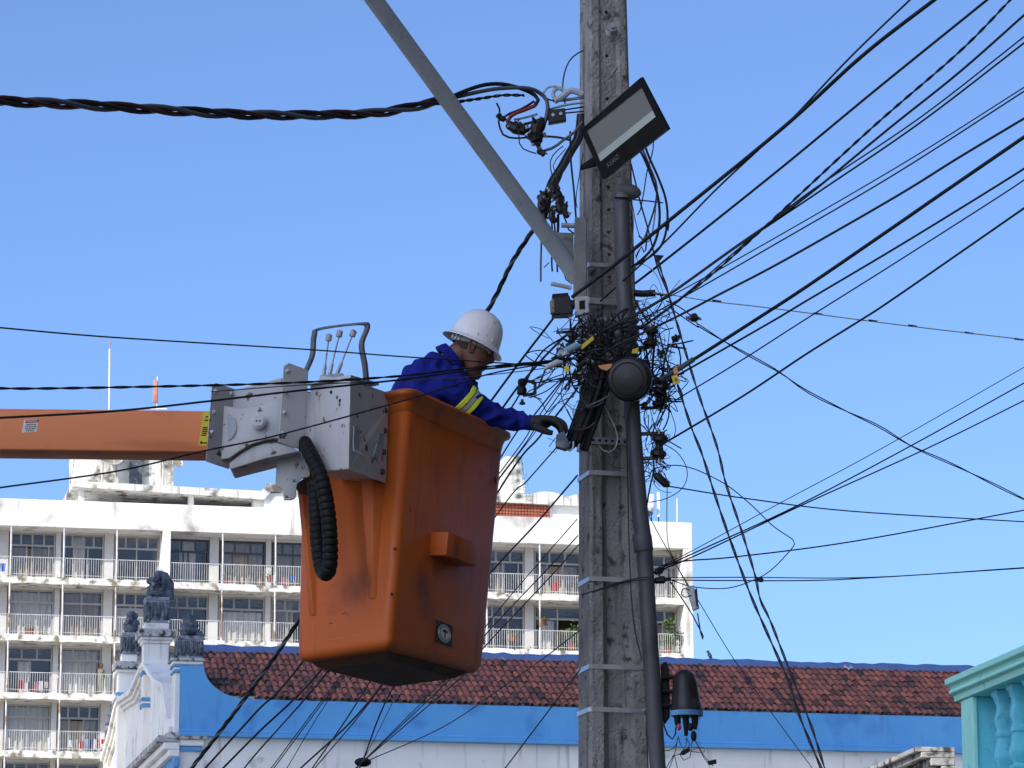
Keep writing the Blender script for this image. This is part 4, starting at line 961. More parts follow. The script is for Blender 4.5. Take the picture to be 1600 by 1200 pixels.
m.add([q for l in loops for q in l], [(i * n + k, i * n + (k + 1) % n, ((i + 1) % K) * n + (k + 1) % n, ((i + 1) % K) * n + k) for i in range(K) for k in range(n)])
m.build('rim', M['orange'], bk, smooth=50)
# strengthening wedges on the left face
exL = (Lt - Nt).normalized()
def onL(px, py, d=0.0):
    """point on the left face plane (through Nt, Lt, Nb), pushed outwards by d"""
    nrm = (Lt - Nt).cross(Nb - Nt).normalized()
    if nrm.x > 0: nrm = -nrm
    dr = ray(px, py); t = (Nt - CAM).dot(nrm) / dr.dot(nrm); return CAM + dr * t + nrm * d
def onR(px, py, d=0.0):
    nrm = (Rt - Nt).cross(Nb - Nt).normalized()
    if nrm.y > 0: nrm = -nrm
    dr = ray(px, py); t = (Nt - CAM).dot(nrm) / dr.dot(nrm); return CAM + dr * t + nrm * d
for x0, x1, yt, xb, yb in ((474, 491, 775, 489, 962), (572, 601, 740, 582, 936)):
    a, b, c, e = onL(x0, yt), onL(x1, yt), onL(xb + 6, yb), onL(xb - 6, yb)
    a1, b1 = onL(x0 + 4, yt, .055), onL(x1 - 6, yt, .055); c1, e1_ = onL(xb + 2, yb, .006), onL(xb - 3, yb, .006)
    m = MB(); m.add([a, b, c, e, a1, b1, c1, e1_], [(0, 1, 2, 3), (4, 5, 6, 7), (0, 1, 5, 4), (1, 2, 6, 5), (2, 3, 7, 6), (3, 0, 4, 7)]); m.build('stiffening_rib', M['orange'], bk, smooth=30, bevel=.006)
# moulded step on the right face
a, b, c, e = onR(672.6, 831), onR(721, 849), onR(720, 885), onR(670, 868)
o_ = onR(700, 850, .095) - onR(700, 850); 
m = MB(); m.add([a, b, c, e, a + o_, b + o_, c + o_ * .96, e + o_ * .96], [(0, 1, 2, 3), (4, 5, 6, 7), (0, 1, 5, 4), (1, 2, 6, 5), (2, 3, 7, 6), (3, 0, 4, 7)]); m.build('step_box', M['orange'], bk, smooth=30, bevel=.005)
# sticker
sq = [onR(681, 968, .003), onR(706, 978, .003), onR(705, 1012, .003), onR(679, 1002, .003)]
nR = (onR(690, 990, 1) - onR(690, 990)); MB().prism(sq, nR * .0012).build('sticker', M['print'], bk, smooth=0)
cc = onR(693, 990, .0048); xr = (onR(706, 978) - onR(681, 968)).normalized(); ur = (onR(681, 968) - onR(679, 1002)).normalized()
sx = (onR(706, 978) - onR(681, 968)).length / 2 * .80; sy = (onR(681, 968) - onR(679, 1002)).length / 2 * .80
def disc(rx, ry, lift_, th=.001, n=28):
    return MB().prism([cc + xr * rx * math.cos(2 * math.pi * k / n) + ur * ry * math.sin(2 * math.pi * k / n) + nR * lift_ for k in range(n)], nR * th)
disc(sx, sy, .0).build('sticker_disc', M['sticker_w'], bk, smooth=0)
disc(sx * .72, sy * .72, .0012, .0006).build('sticker_ring', M['print'], bk, smooth=0); disc(sx * .66, sy * .66, .0022, .0006).build('sticker_disc', M['sticker_w'], bk, smooth=0)
m = MB(); hs = []
for k in range(13): th = math.pi * k / 12; hs.append(cc + xr * sx * .42 * math.cos(th) + ur * (sy * .12 + sy * .34 * math.sin(th)) + nR * .0032)
m.prism(hs, nR * .0006); m.prism([cc + xr * sx * u_ + ur * sy * v_ + nR * .0032 for u_, v_ in ((-.08, .2), (.08, .2), (.08, -.5), (-.08, -.5))], nR * .0006); m.build('sticker_symbol', M['print'], bk, smooth=0)
m = MB()
for k in range(26):
    if k % 13 in (0, 12): continue
    th = 2 * math.pi * (k + .5) / 26; d = xr * math.cos(th) + ur * math.sin(th); p_ = cc + xr * sx * .86 * math.cos(th) + ur * sy * .86 * math.sin(th) + nR * .0014; tt = (xr * -math.sin(th) + ur * math.cos(th)) * .0032
    m.prism([p_ - tt - d * .003, p_ + tt - d * .003, p_ + tt + d * .003, p_ - tt + d * .003], nR * .0006)
m.build('sticker_print', M['print'], bk, smooth=0)
# dark pan under the bucket
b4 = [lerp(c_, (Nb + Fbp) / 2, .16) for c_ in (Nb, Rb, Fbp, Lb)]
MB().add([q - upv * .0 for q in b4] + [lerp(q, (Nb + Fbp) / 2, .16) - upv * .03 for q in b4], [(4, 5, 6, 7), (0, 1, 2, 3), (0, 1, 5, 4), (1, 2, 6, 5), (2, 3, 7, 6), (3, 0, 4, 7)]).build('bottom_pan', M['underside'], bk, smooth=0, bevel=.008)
for x, y in ((617, 857), (612, 928)): MB().ball(onL(x, y, .0), .007, 8).build('rivet', M['rustbolt'], bk)

# scuffs and chips: pale scratches low on the left face, dark rub mark where the hose swings
M['scuff'] = mat('pale_scuff', (.50, .22, .12), (.42, .17, .09), 30, .7)
M['rub'] = mat('dark_rub_mark', (.10, .045, .03), (.07, .035, .025), 30, .6)
rg = random.Random(4); m = MB()
def scratch(fn, pts, w, m):
    q = [fn(x, y, .0012) for x, y in pts]
    for a, b in zip(q[:-1], q[1:]):
        d = (b - a).normalized(); s_ = d.cross((a - CAM).normalized()).normalized() * w; m.add([a - s_, a + s_, b + s_, b - s_], [(0, 1, 2, 3)])
for pts in ([(486, 952), (489, 972), (490, 985)], [(545, 948), (543, 962), (547, 975), (546, 984)], [(521, 966), (523, 980)], [(512, 1000), (560, 992), (590, 985)], [(496, 950), (502, 948), (510, 951)], [(606, 860), (604, 880)], [(598, 905), (597, 922), (599, 934)]):
    scratch(onL, [(x + rg.uniform(-1, 1), y) for x, y in pts], .0012, m)
for pts in ([(752, 735), (755, 742)], [(712, 876), (715, 882)], [(640, 1000), (652, 1004)], [(690, 1018), (704, 1024), (712, 1024)], [(668, 700), (671, 712)]):
    scratch(onR, pts, .0012, m)
m.build('scratches', M['scuff'], bk, smooth=0, fix=False, kind='stuff')
m = MB()
for pts in ([(534, 960), (540, 957), (545, 961)], [(515, 975), (521, 973)], [(640, 790), (641, 800)], [(640, 668), (639, 690)]):
    scratch(onL if pts[0][0] < 600 else onR, pts, .0022, m)
m.build('chips', M['rub'], bk, smooth=0, fix=False, kind='stuff')
# ============================================================= cables
def fillY(pts, Y0, Y1):
    """distance interpolated along the run"""
    L = [0]
    for a, b in zip(pts[:-1], pts[1:]): L.append(L[-1] + math.hypot(b[0] - a[0], b[1] - a[1]))
    return [P(p[0], p[1], Y0 + (Y1 - Y0) * l / L[-1]) for p, l in zip(pts, L)]
def resample(path, step):
    L = [0]
    for a, b in zip(path[:-1], path[1:]): L.append(L[-1] + (b - a).length)
    n = max(3, int(L[-1] / step)); out = []; j = 0
    for i in range(n + 1):
        t = L[-1] * i / n
        while j < len(L) - 2 and L[j + 1] < t: j += 1
        out.append(path[j].lerp(path[j + 1], (t - L[j]) / max(1e-9, L[j + 1] - L[j])))
    return out
GW = 'cables strung from the pole'
def wire(label, pts, Y, r, mt='wire', group=GW, name='cable', cat='cable', twist=None, parent=None):
    """pts in photo px; Y = (near-pole distance, far-end distance) or a number; r in mm; twist=(strands, lay in m)"""
    Y0, Y1 = Y if isinstance(Y, tuple) else (Y, Y)
    p3 = fillY(pts, Y0, Y1) if len(pts[0]) == 2 else [P(*p) for p in pts]
    path = cr(p3, 8) if len(p3) > 2 else [p3[0].lerp(p3[1], i / 10) for i in range(11)]
    r = r / 1000; m = MB()
    if not twist:
        path = resample(path, .03) if len(p3) > 2 else path
        rg = random.Random(str(pts)); ph = rg.uniform(0, 6)   # slight waviness of a real cable
        m.tube(path, r, 7)
        o = m.build(name, M[mt], parent, smooth=60, label=None if parent else label, cat=None if parent else cat, group=None if parent else group)
        return o
    ns, lay = twist[:2]; R_ = r * (twist[2] if len(twist) > 2 else 1.0); path = resample(path, lay / 10)
    a = (path[1] - path[0]).normalized().orthogonal().normalized(); fr = []
    for i, p in enumerate(path):
        t = (path[min(i + 1, len(path) - 1)] - path[max(i - 1, 0)]).normalized(); a = (a - t * a.dot(t)).normalized(); fr.append((p, a.copy(), t.cross(a)))
    mats = twist[3] if len(twist) > 3 else [mt] * ns
    if len(set(mats)) == 1:
        for k in range(ns):
            m.tube([p + (u * math.cos(i * .628 + k * 6.283 / ns) + v * math.sin(i * .628 + k * 6.283 / ns)) * R_ for i, (p, u, v) in enumerate(fr)], r, 6)
        return m.build(name, M[mt], parent, smooth=60, label=label, cat=cat, group=group)
    t_ = thing(name, label, cat, path[0], 0, group)
    for k in range(ns):
        MB().tube([p + (u * math.cos(i * .628 + k * 6.283 / ns) + v * math.sin(i * .628 + k * 6.283 / ns)) * R_ for i, (p, u, v) in enumerate(fr)], r, 7).build('strand', M[mats[k]], t_, smooth=60)
    return t_
NR_, FR_ = 16.24, 14.4
# ---- to the upper right
wire('thick cable from the top edge crossing the pole just below the lamp arm', [(1470, -8), (1350, 85), (1223, 200), (1045, 345), (961, 413), (894, 464)], (FR_, NR_), 9)
wire('thin cable leaving the top edge farthest left of all right-hand cables', [(1432, -10), (1330, 88), (1245, 178), (1210, 211), (1120, 295), (1037, 380), (959, 452), (920, 487), (885, 523), (842, 556), (798, 639), (640, 866), (517, 1043), (400, 1178), (372, 1214)], (FR_ - .1, 19.5), 4.5)
wire('third cable from the left at the top edge, straight and thick', [(1552, -8), (1375, 135), (1200, 279), (1000, 437), (950, 469), (874, 534), (824, 588), (785, 638), (640, 850), (504, 1044), (400, 1148), (335, 1214)], (FR_ + .1, 20), 6)
wire('knobbly twisted cable leaving the top right just before the corner', [(1588, -10), (1500, 80), (1362, 200), (1200, 350), (1117, 425), (1060, 470), (1020, 500), (985, 522)], (FR_, NR_), 3.4, twist=(2, .14))
wire('cable reaching the right edge closest to the top corner', [(1612, 13), (1500, 112), (1390, 200), (1275, 295), (1217, 339), (1150, 385), (1045, 460), (990, 492), (935, 520)], (FR_, NR_), 5.5)
wire('thin upper line of the close pair second from the top at the right edge', [(1612, 48), (1440, 182), (1275, 293), (1205, 346), (1150, 392), (1063, 466), (1000, 512), (940, 545)], (FR_, NR_), 3.6)
wire('lower line of the close pair second from the top at the right edge', [(1612, 58), (1440, 190), (1282, 298), (1218, 341), (1148, 388), (1044, 462), (985, 497), (925, 525)], (FR_ + .1, NR_), 4.4)
wire('thin upper line of the parallel pair leaving the right edge above the thick cables', [(1612, 129), (1400, 262), (1117, 425), (1000, 487), (968, 502)], (FR_, NR_ + .05), 3)
wire('lower line of the thin parallel pair at the right edge', [(1612, 135), (1400, 271), (1200, 388), (1075, 460), (1000, 500), (950, 520)], (FR_ + .05, NR_), 3.6)
wire('wavy medium cable reaching the right edge above the thickest one', [(1612, 178), (1500, 245), (1400, 307), (1225, 407), (1120, 462), (1057, 495), (960, 542), (905, 575)], (FR_, NR_), 5.6)
wire('thickest right-hand cable, ending in a grey sleeve near the yellow tag', [(1612, 206), (1475, 300), (1400, 352), (1260, 448), (1180, 500), (1080, 564), (1031, 594), (1018, 602)], (FR_, NR_ + .1), 8.4)
wire('medium cable directly under the thickest one at the right', [(1612, 256), (1542, 300), (1400, 387), (1260, 470), (1210, 500), (1100, 563), (1061, 585), (1036, 600)], (FR_, NR_ + .1), 5)
wire('thin cable third up from the lone lower one, ending at the middle insulator', [(1612, 272), (1572, 300), (1400, 410), (1260, 498), (1160, 562), (1069, 617), (1048, 630), (1034, 640)], (FR_, NR_ + .1), 3.4)
wire('lowest of the long cables rising to the right edge, ending at the lower insulator', [(1612, 317), (1400, 464), (1345, 500), (1260, 553), (1159, 620), (1042, 690), (1030, 697)], (FR_, NR_ + .1), 5)
MB().tube(cr([P(1083, 562, 16.0), P(1058, 578, 16.1), P(1034, 593, 16.25)]), .013, 10).build('cable_sleeve', M['wire_grey'], label='grey sleeve on the thickest cable beside the orange tag', cat='cable sleeve')
# olive line
ol = thing('service_wire', 'olive thin wire with black joints running right almost level', 'wire', P(1045, 461, 16.4))
op = [(1020, 458), (1049, 461), (1113, 471), (1200, 481), (1400, 507), (1612, 532)]
wire('', op, (16.4, 15.2), 2.6, 'wire_olive', parent=ol, name='wire')
for x in (1120, 1278, 1364, 1426, 1514, 1592):
    y = 461 + (x - 1049) * .1275; Y = 16.4 - 1.2 * (x - 1020) / 592; MB().tube([P(x - 7, y - 1, Y), P(x + 7, y + 1, Y)], .0042, 7).build('joint', M['wire'], ol)
# twisted line to lower right
wire('loosely twisted black line swooping from the connector down to the right edge', [(1091, 508), (1129, 532), (1170, 555), (1217, 581), (1260, 611), (1319, 641), (1375, 667), (1424, 697), (1500, 731), (1612, 786)], (16.2, 17.8), 2.8, twist=(2, .9, 1.6))
wire('upper black lead joining the square connector right of the pole', [(1040, 470), (1062, 480), (1080, 494), (1091, 508)], 16.2, 3.2)
wire('lower black lead joining the square connector right of the pole', [(1048, 482), (1062, 492), (1078, 503), (1092, 512)], 16.22, 3.0)
# steep twisted drop cables
wire('right one of the two steep twisted drop cables, starting by the coiled cables', [(1026, 401), (1045, 461), (1056, 499), (1090, 611), (1120, 697), (1134, 755), (1156, 821), (1179, 896), (1188, 937), (1204, 971), (1233, 1046), (1267, 1133), (1292, 1212)], (16.3, 15.2), 3.2, twist=(2, .26, 1.1))
wire('left one of the two steep twisted drop cables, starting under the yellow tag', [(1059, 602), (1080, 667), (1097, 710), (1116, 770), (1140, 841), (1171, 925), (1200, 992), (1233, 1067), (1250, 1121), (1288, 1212)], (16.2, 15.3), 3.4, twist=(2, .3, 1.1))
# lines going right at mid height
wire('black line from the slanted splice case falling gently to the right edge', [(1046, 760), (1167, 779), (1333, 799), (1612, 816)], (16.4, 19), 3.4)
wire('upper of the two lines fanning up right from the lower black anchor', [(1028, 890), (1100, 857), (1246, 790), (1417, 700), (1612, 592)], (16.4, 18), 3.6)
wire('second of the lines fanning up right from the lower black anchor', [(1030, 892), (1100, 862), (1258, 787), (1450, 700), (1612, 620)], (16.4, 18), 3.6)
wire('thinnest line fanning up right above the lower black anchor', [(1030, 886), (1079, 862), (1217, 787), (1379, 700), (1612, 567)], (16.4, 18), 2.2)
wire('line leaving the lower anchor and sweeping up to the right edge below the sky centre', [(1034, 884), (1075, 876), (1150, 870), (1333, 846), (1612, 795)], (16.4, 18), 3.6)
wire('upper of the two level lines above the tiled roof', [(1046, 903), (1154, 902), (1362, 902), (1612, 886)], (16.4, 18), 2.6)
wire('lower of the two level lines above the tiled roof', [(1040, 906), (1120, 907), (1267, 907), (1375, 902), (1612, 887)], (16.42, 18.05), 3)
wire('long slack loop bulging right with a sharp nose in the open sky', [(1014, 745), (1022, 733), (1048, 727), (1076, 730), (1106, 742), (1140, 761), (1176, 791), (1208, 822), (1239, 843), (1242, 850), (1233, 862), (1208, 888), (1183, 904), (1137, 919), (1083, 917), (1054, 908), (1030, 900)], 16.5, 2.6)
wire('round grey cable loop hanging right of the pipe', [(1018, 692), (1039, 695), (1061, 710), (1074, 736), (1067, 762), (1041, 779), (1014, 785)], 16.45, 2.3, 'wire_grey')
wire('narrow hanging loop of wire over the roof antennas', [(1024, 742), (1035, 735), (1042, 755), (1042, 807), (1044, 850), (1058, 885), (1074, 914)], 16.48, 2.2)
wire('thin stay running from the pipe down to the hanging clip', [(1014, 806), (1035, 845), (1074, 912), (1092, 940), (1146, 1029), (1208, 1117), (1275, 1208)], (16.5, 18), 2.2)
wire('black V shaped hanging loop below the lower anchor', [(1044, 904), (1076, 951), (1098, 992), (1101, 1000), (1096, 994), (1090, 958)], 16.42, 3.2)
c = thing('hanging_clip', 'small grey clip with wire bail hanging right of the pole', 'clamp', P(1084, 935, 16.4))
MB().prism([P(1072, 917, 16.38), P(1084, 914, 16.38), P(1093, 950, 16.38), P(1083, 954, 16.38)], (0, .03, 0)).build('body', M['galv'], c, smooth=0, bevel=.003)
MB().tube(cr(pp([(1078, 922), (1068, 920), (1065, 928), (1071, 933), (1080, 930)], 16.38)), .0025, 6).build('bail', M['wire'], c)
MB().prism([P(1085, 922, 16.375), P(1089, 919, 16.375), P(1091, 945, 16.375), P(1088, 948, 16.375)], (0, -.012, 0)).build('lever', M['wire'], c, smooth=0)
# ---- to the left
def LY(x): return 16.3 - (880 - x) * .0042
def lw(label, pts, r, **k): wire(label, [(x, y, LY(x)) for x, y in pts], 0, r, **k)
wire('heavy three strand twisted cable coming in from the left edge at the top', [(-30, 155), (0, 158), (130, 164), (320, 176), (420, 180), (570, 178), (640, 168), (695, 156)], (13.6, 15.9), 10.5, twist=(3, .70, 1.4, ['wire', 'wire_grey', 'wire_darkred']))
sc = thing('splayed_strands', 'splayed black and red strands bending into the upper clamps', 'cable', P(800, 150, 16.1))
wire('', [(690, 160, 15.88), (715, 147, 15.95), (751, 134, 16.05), (780, 131, 16.1), (807, 136, 16.15), (830, 145, 16.2), (841, 155, 16.2), (836, 165, 16.2)], 0, 10, 'wire', parent=sc, name='strand')
wire('', [(836, 165, 16.2), (819, 172, 16.2), (801, 179, 16.2), (793, 190, 16.2), (797, 199, 16.2)], 0, 9.5, 'wire_red', parent=sc, name='strand')
wire('', [(688, 158, 15.9), (704, 154, 15.95), (751, 143, 16.05), (785, 138, 16.1), (825, 138, 16.15), (846, 147, 16.2), (855, 159, 16.2), (855, 175, 16.2), (850, 195, 16.2)], 0, 10, 'wire_grey', parent=sc, name='strand')
wire('thin twisted guy wire under the splayed strands', [(690, 164, 15.92), (704, 161, 15.95), (751, 154, 16.05), (785, 149, 16.1), (819, 149, 16.15)], 0, 4.5, twist=(2, .1), group=None)
wire('', [(835, 158, 16.22), (815, 170, 16.22), (795, 178, 16.22), (786, 184, 16.22)], 0, 6, 'wire', parent=sc, name='strand')
lw('thin line crossing the whole left half behind the guard hoop, highest of the left wires', [(-30, 510), (0, 512), (175, 527), (480, 546), (625, 557), (766, 566), (880, 574)], 3.2)
lw('twisted pair crossing level with the head plates from the left edge', [(-30, 606), (71, 607), (334, 602), (480, 597), (620, 588), (719, 577), (880, 562), (905, 556)], 3, twist=(2, .35))
lw('thick line crossing the boom from lower left up to the cable tangle', [(-30, 655), (0, 653), (184, 642), (334, 626), (470, 610), (620, 594), (719, 581), (840, 568), (892, 560)], 4.6)
lw('thin pale line just beneath the thick line over the shirt', [(330, 612), (480, 601), (580, 597), (719, 590), (840, 577), (884, 569)], 2.4, mt='wire_grey')
lw('lowest left line rising from the building roof across the white box to the face', [(-30, 767), (0, 762), (184, 736), (312, 706), (434, 680), (620, 629), (719, 599), (766, 584), (840, 570), (886, 563)], 3.6)
# ---- heavy twisted cable down the back
wire('heavy twisted cable dropping behind the helmet and out below the bucket', [(885, 245), (870, 285), (838, 350), (800, 410), (765, 480), (690, 602), (600, 755), (458, 983), (400, 1067), (350, 1135), (290, 1212)], (16.75, 21), 6.5, twist=(3, .30, 1.1, ['wire', 'wire', 'wire_grey']))
# ---- lines running down left, between bucket and pole
def dl(label, pts, r, Y1=20): wire(label, pts, (16.5, Y1), r, group='cables running down left behind the bucket')
dl('thick straight cable from the small black box down past the glove', [(867, 494), (764, 631), (475, 1031), (400, 1113), (310, 1212)], 6)
for i, (a, b, g, r, e) in enumerate([((887, 585), (786, 732), (534, 1054), 3, (415, 1212)), ((893, 590), (789, 735), (538, 1054), 3, (419, 1212)), ((897, 597), (788, 738), (541, 1054), 2.4, (441, 1212)), ((880, 592), (784, 712), (577, 1067), 4, (480, 1212)), ((903, 606), (786, 756), (595, 1072), 5, (458, 1212))]):
    dl(['leftmost', 'second from left', 'middle', 'second from right', 'rightmost'][i] + ' cable of the tight sheaf passing under the outstretched arm', [a, ((a[0] + b[0]) / 2 - 1, (a[1] + b[1]) / 2 + 1), b, g, e], r)
dl('cable from below the gloved hand down to the brick screen', [(869, 700), (823, 752), (778, 802), (595, 1074), (482, 1212)], 3.4)
dl('thick cable leaving the pole beside the penthouse down to the bucket edge', [(902, 743), (836, 820), (770, 891), (623, 1060), (566, 1191), (555, 1212)], 4.6)
dl('upper of three parallel cables crossing the right hand balconies', [(902, 811), (824, 900), (768, 967), (700, 1055), (566, 1191), (552, 1212)], 2.6)
dl('middle of three parallel cables crossing the right hand balconies', [(903, 837), (845, 900), (760, 990), (712, 1052), (566, 1191), (549, 1212)], 3.2)
dl('lowest of three parallel cables crossing the right hand balconies', [(904, 851), (861, 900), (756, 1012), (735, 1045), (566, 1191), (546, 1212)], 3.2)
dl('sagging cable from the pole across the tiled roof to the lower middle', [(907, 984), (850, 1028), (790, 1070), (692, 1136), (569, 1191)], 3)
dl('short steep cable left of the pole over the blue wall', [(907, 1045), (850, 1120), (782, 1210)], 3.4, 18)
dl('faint thin wire rising from the cable knot at the bottom', [(613, 1098), (590, 1145), (566, 1191)], 2, 19)
# ============================================================= upper left clamps
def blob(name, label, cat, pts, rpx, Y, mt='black2', bumps=10, seed=0, group=None, parent=None):
    """irregular moulded connector: a chain of overlapping knobs"""
    rg = random.Random(seed); t = parent or thing(name, label, cat, P(pts[0][0], pts[0][1], Y), 0, group)
    q = [P(x, y, Y) for x, y in pts]; r = [k * MPP(Y) for k in (rpx if isinstance(rpx, list) else [rpx] * len(pts))]
    path = cr(q, 4) if len(q) > 2 else [q[0].lerp(q[1], i / 4) for i in range(5)]
    rr = [r[min(len(r) - 1, int(i / (len(path) - 1) * (len(r) - 1) + .5))] for i in range(len(path))]
    rr = [x * rg.uniform(.86, 1.1) for x in rr]; rr[0] *= .6; rr[-1] *= .6
    MB().tube(path, rr, 9).build('body', M[mt], t, smooth=35)
    for k in range(bumps):
        i = rg.randrange(len(path)); d = Vector((rg.uniform(-1, 1), rg.uniform(-1, .3), rg.uniform(-1, 1))).normalized()
        c_ = path[i]; MB().tube([c_, c_ + d * rr[i] * 1.15, c_ + d * rr[i] * rg.uniform(1.3, 1.9)], [rr[i] * .4, rr[i] * .32, rr[i] * .18], 6).build('bolt', M['rustbolt' if k % 3 else 'galv'], t, smooth=25)
    return t
GC = 'piercing connectors at the upper left of the pole'
blob('connector', 'small black end clamp at the far left of the upper clamps', 'connector', [(778, 178), (782, 184), (790, 187)], 5, 16.2, seed=1, bumps=5, group=GC)
blob('connector', 'rounded black connector where the red strand ends', 'connector', [(792, 193), (804, 200), (816, 203), (828, 202)], [7, 9, 9, 5], 16.2, seed=2, bumps=12, group=GC)
blob('connector', 'tall black connector hanging in the middle of the upper clamps', 'connector', [(848, 184), (840, 200), (838, 216), (842, 230)], [6, 12, 12, 5], 16.18, seed=3, bumps=14, group=GC)
blob('connector', 'small black junction at the bottom of the upper clamps', 'connector', [(840, 234), (846, 238), (852, 240)], 6, 16.17, seed=4, bumps=7, group=GC)
bx = thing('connector', 'rectangular dark clamp body beside the pole above the floodlight', 'connector', P(870, 180, 16.22), 0, GC)
MB().prism([P(856, 172, 16.2), P(883, 168, 16.2), P(885, 188, 16.2), P(857, 193, 16.2)], (0, .04, 0)).build('body', M['black2'], bx, smooth=0, bevel=.005)
for x, y in ((864, 180), (876, 178)): MB().lathe([(.009, 0), (.009, .008)], P(x, y, 16.2), (0, -1, 0), 6).build('bolt', M['galv'], bx, smooth=0)
wire('pale blue rod between the upper left connectors', [(803, 187), (820, 184), (840, 178)], 16.22, 5.5, 'wire_blue', group=None)
wire('pale blue insulated rod entering the pole top left', [(858, 171), (884, 164), (912, 160)], 16.24, 6, 'wire_blue', group=None)
wire('short black rod above the rectangular clamp', [(880, 172), (912, 167)], 16.26, 4, group=None)
wire('short black rod level with the rectangular clamp', [(880, 177), (912, 174)], 16.26, 4, group=None)
wire('black rod linking the connector to the rectangular clamp', [(815, 196), (838, 189), (858, 186)], 16.22, 7, group=None)
wire('curved black hook at the far left of the upper clamps', [(776, 161), (780, 168), (781, 178), (779, 190), (784, 207), (792, 214), (810, 216), (828, 214)], 16.2, 5, group=None)
wire('black bar continuing right under the upper connectors', [(850, 213), (868, 214), (885, 217), (890, 219)], 16.2, 5.5, group=None)
wire('thin wire looping under the upper connectors', [(812, 186), (806, 190), (811, 205), (811, 222), (818, 233), (838, 240)], 16.16, 3.2, group=None)
wire('grey bent tube rising from the lower junction to the pole', [(852, 235), (866, 230), (880, 219), (896, 208), (910, 190)], 16.2, 7, 'wire_grey', group=None)
wire('thin wire arcing up to the pole above the clamps', [(911, 79), (900, 85), (889, 96), (881, 118), (879, 145), (883, 162)], 16.3, 3.6, group=None)
ring = thing('anchor_clamp', 'grey metal anchor clamp with ring at the upper left of the pole', 'clamp', P(885, 147, 16.3))
th_ = [i * math.pi / 8 for i in range(17)]
MB().tube([P(873 + 9 * math.cos(t), 147 + 9 * math.sin(t), 16.28) for t in th_], .010, 8).build('ring', M['arm'], ring)
MB().tube(cr(pp([(866, 158), (880, 150), (890, 142), (900, 143), (911, 148)], 16.28)), .016, 8).build('arm', M['arm'], ring)
MB().tube(cr(pp([(864, 157), (885, 156), (912, 152)], 16.3)), .008, 8).build('rod', M['galv'], ring)
MB().tube(cr(pp([(849, 145), (856, 137), (868, 135), (876, 140)], 16.27)), .006, 7).build('hook', M['arm'], ring)
wire('thin wire curling left of the anchor clamp', [(846, 147), (852, 153), (862, 157), (872, 158)], 16.28, 4, group=None)
# ---- bundle coming down from the clamps to the tap connectors
for i, (dx, mt) in enumerate(((-4, 'wire'), (0, 'wire_grey'), (4, 'wire'), (7, 'wire'))):
    wire('%s cable of the thick bundle descending left of the floodlight' % ['left', 'grey middle', 'right', 'rightmost'][i], [(906 + dx * .6, 178), (903 + dx, 212), (888 + dx, 240), (876 + dx, 262), (862 + dx, 284), (852 + dx, 318), (846 + dx * .5, 352)], 16.45, 7, mt, group='bundle left of the floodlight')
GT = 'tap connectors above the lamp arm'
for i, (pts, r) in enumerate((([(862, 286), (868, 300), (872, 312)], 9), ([(852, 300), (846, 318), (850, 332)], 7), ([(878, 306), (874, 322), (878, 334)], 7), ([(866, 322), (862, 338), (868, 348)], 6), ([(884, 318), (882, 330), (888, 340)], 5))):
    blob('tap_connector', ['topmost', 'leftmost', 'right hand', 'lower middle', 'small rightmost'][i] + ' black tap connector in the cluster above the lamp arm', 'connector', pts, r, 16.4, seed=20 + i, bumps=9, group=GT)
for i, (pts, r, mt) in enumerate((([(852, 330), (848, 350), (846, 378), (845, 415), (845, 440)], 5, 'wire_grey'), ([(862, 345), (864, 380), (862, 405), (863, 424)], 4.5, 'wire'), ([(866, 345), (869, 385), (871, 425)], 4.5, 'wire'), ([(872, 335), (872, 360), (869, 375)], 7, 'wire'), ([(858, 410), (850, 418)], 2.5, 'wire'), ([(880, 420), (884, 436), (892, 442)], 3, 'wire'), ([(880, 335), (886, 350), (890, 362), (898, 366)], 4, 'wire'))):
    wire(['long pale cable tail hanging free below the lamp arm', 'left short cable tail below the arm', 'right short cable tail below the arm', 'thick stub dropping through the connectors', 'tiny wire sprig on the tails', 'curled wire end beside the mounting channel', 'curled wire running to the gusset bolt'][i], pts, 16.44, r, mt, group='cable tails below the tap connectors')
wire('straight black cable down the left face beside the floodlight', [(891, 205), (892, 250), (897, 300), (900, 340)], 16.4, 5, group=None)
wire('thin wire bowed along the left pole edge', [(911, 240), (905, 275), (900, 310), (902, 325)], 16.4, 2.4, group=None)
wire('thin loop of wire above the tap connectors', [(880, 228), (868, 238), (860, 250), (861, 268), (866, 284)], 16.38, 2.8, group=None)
wire('second thin loop of wire above the tap connectors', [(884, 232), (872, 246), (864, 258), (872, 280)], 16.38, 2.4, group=None)
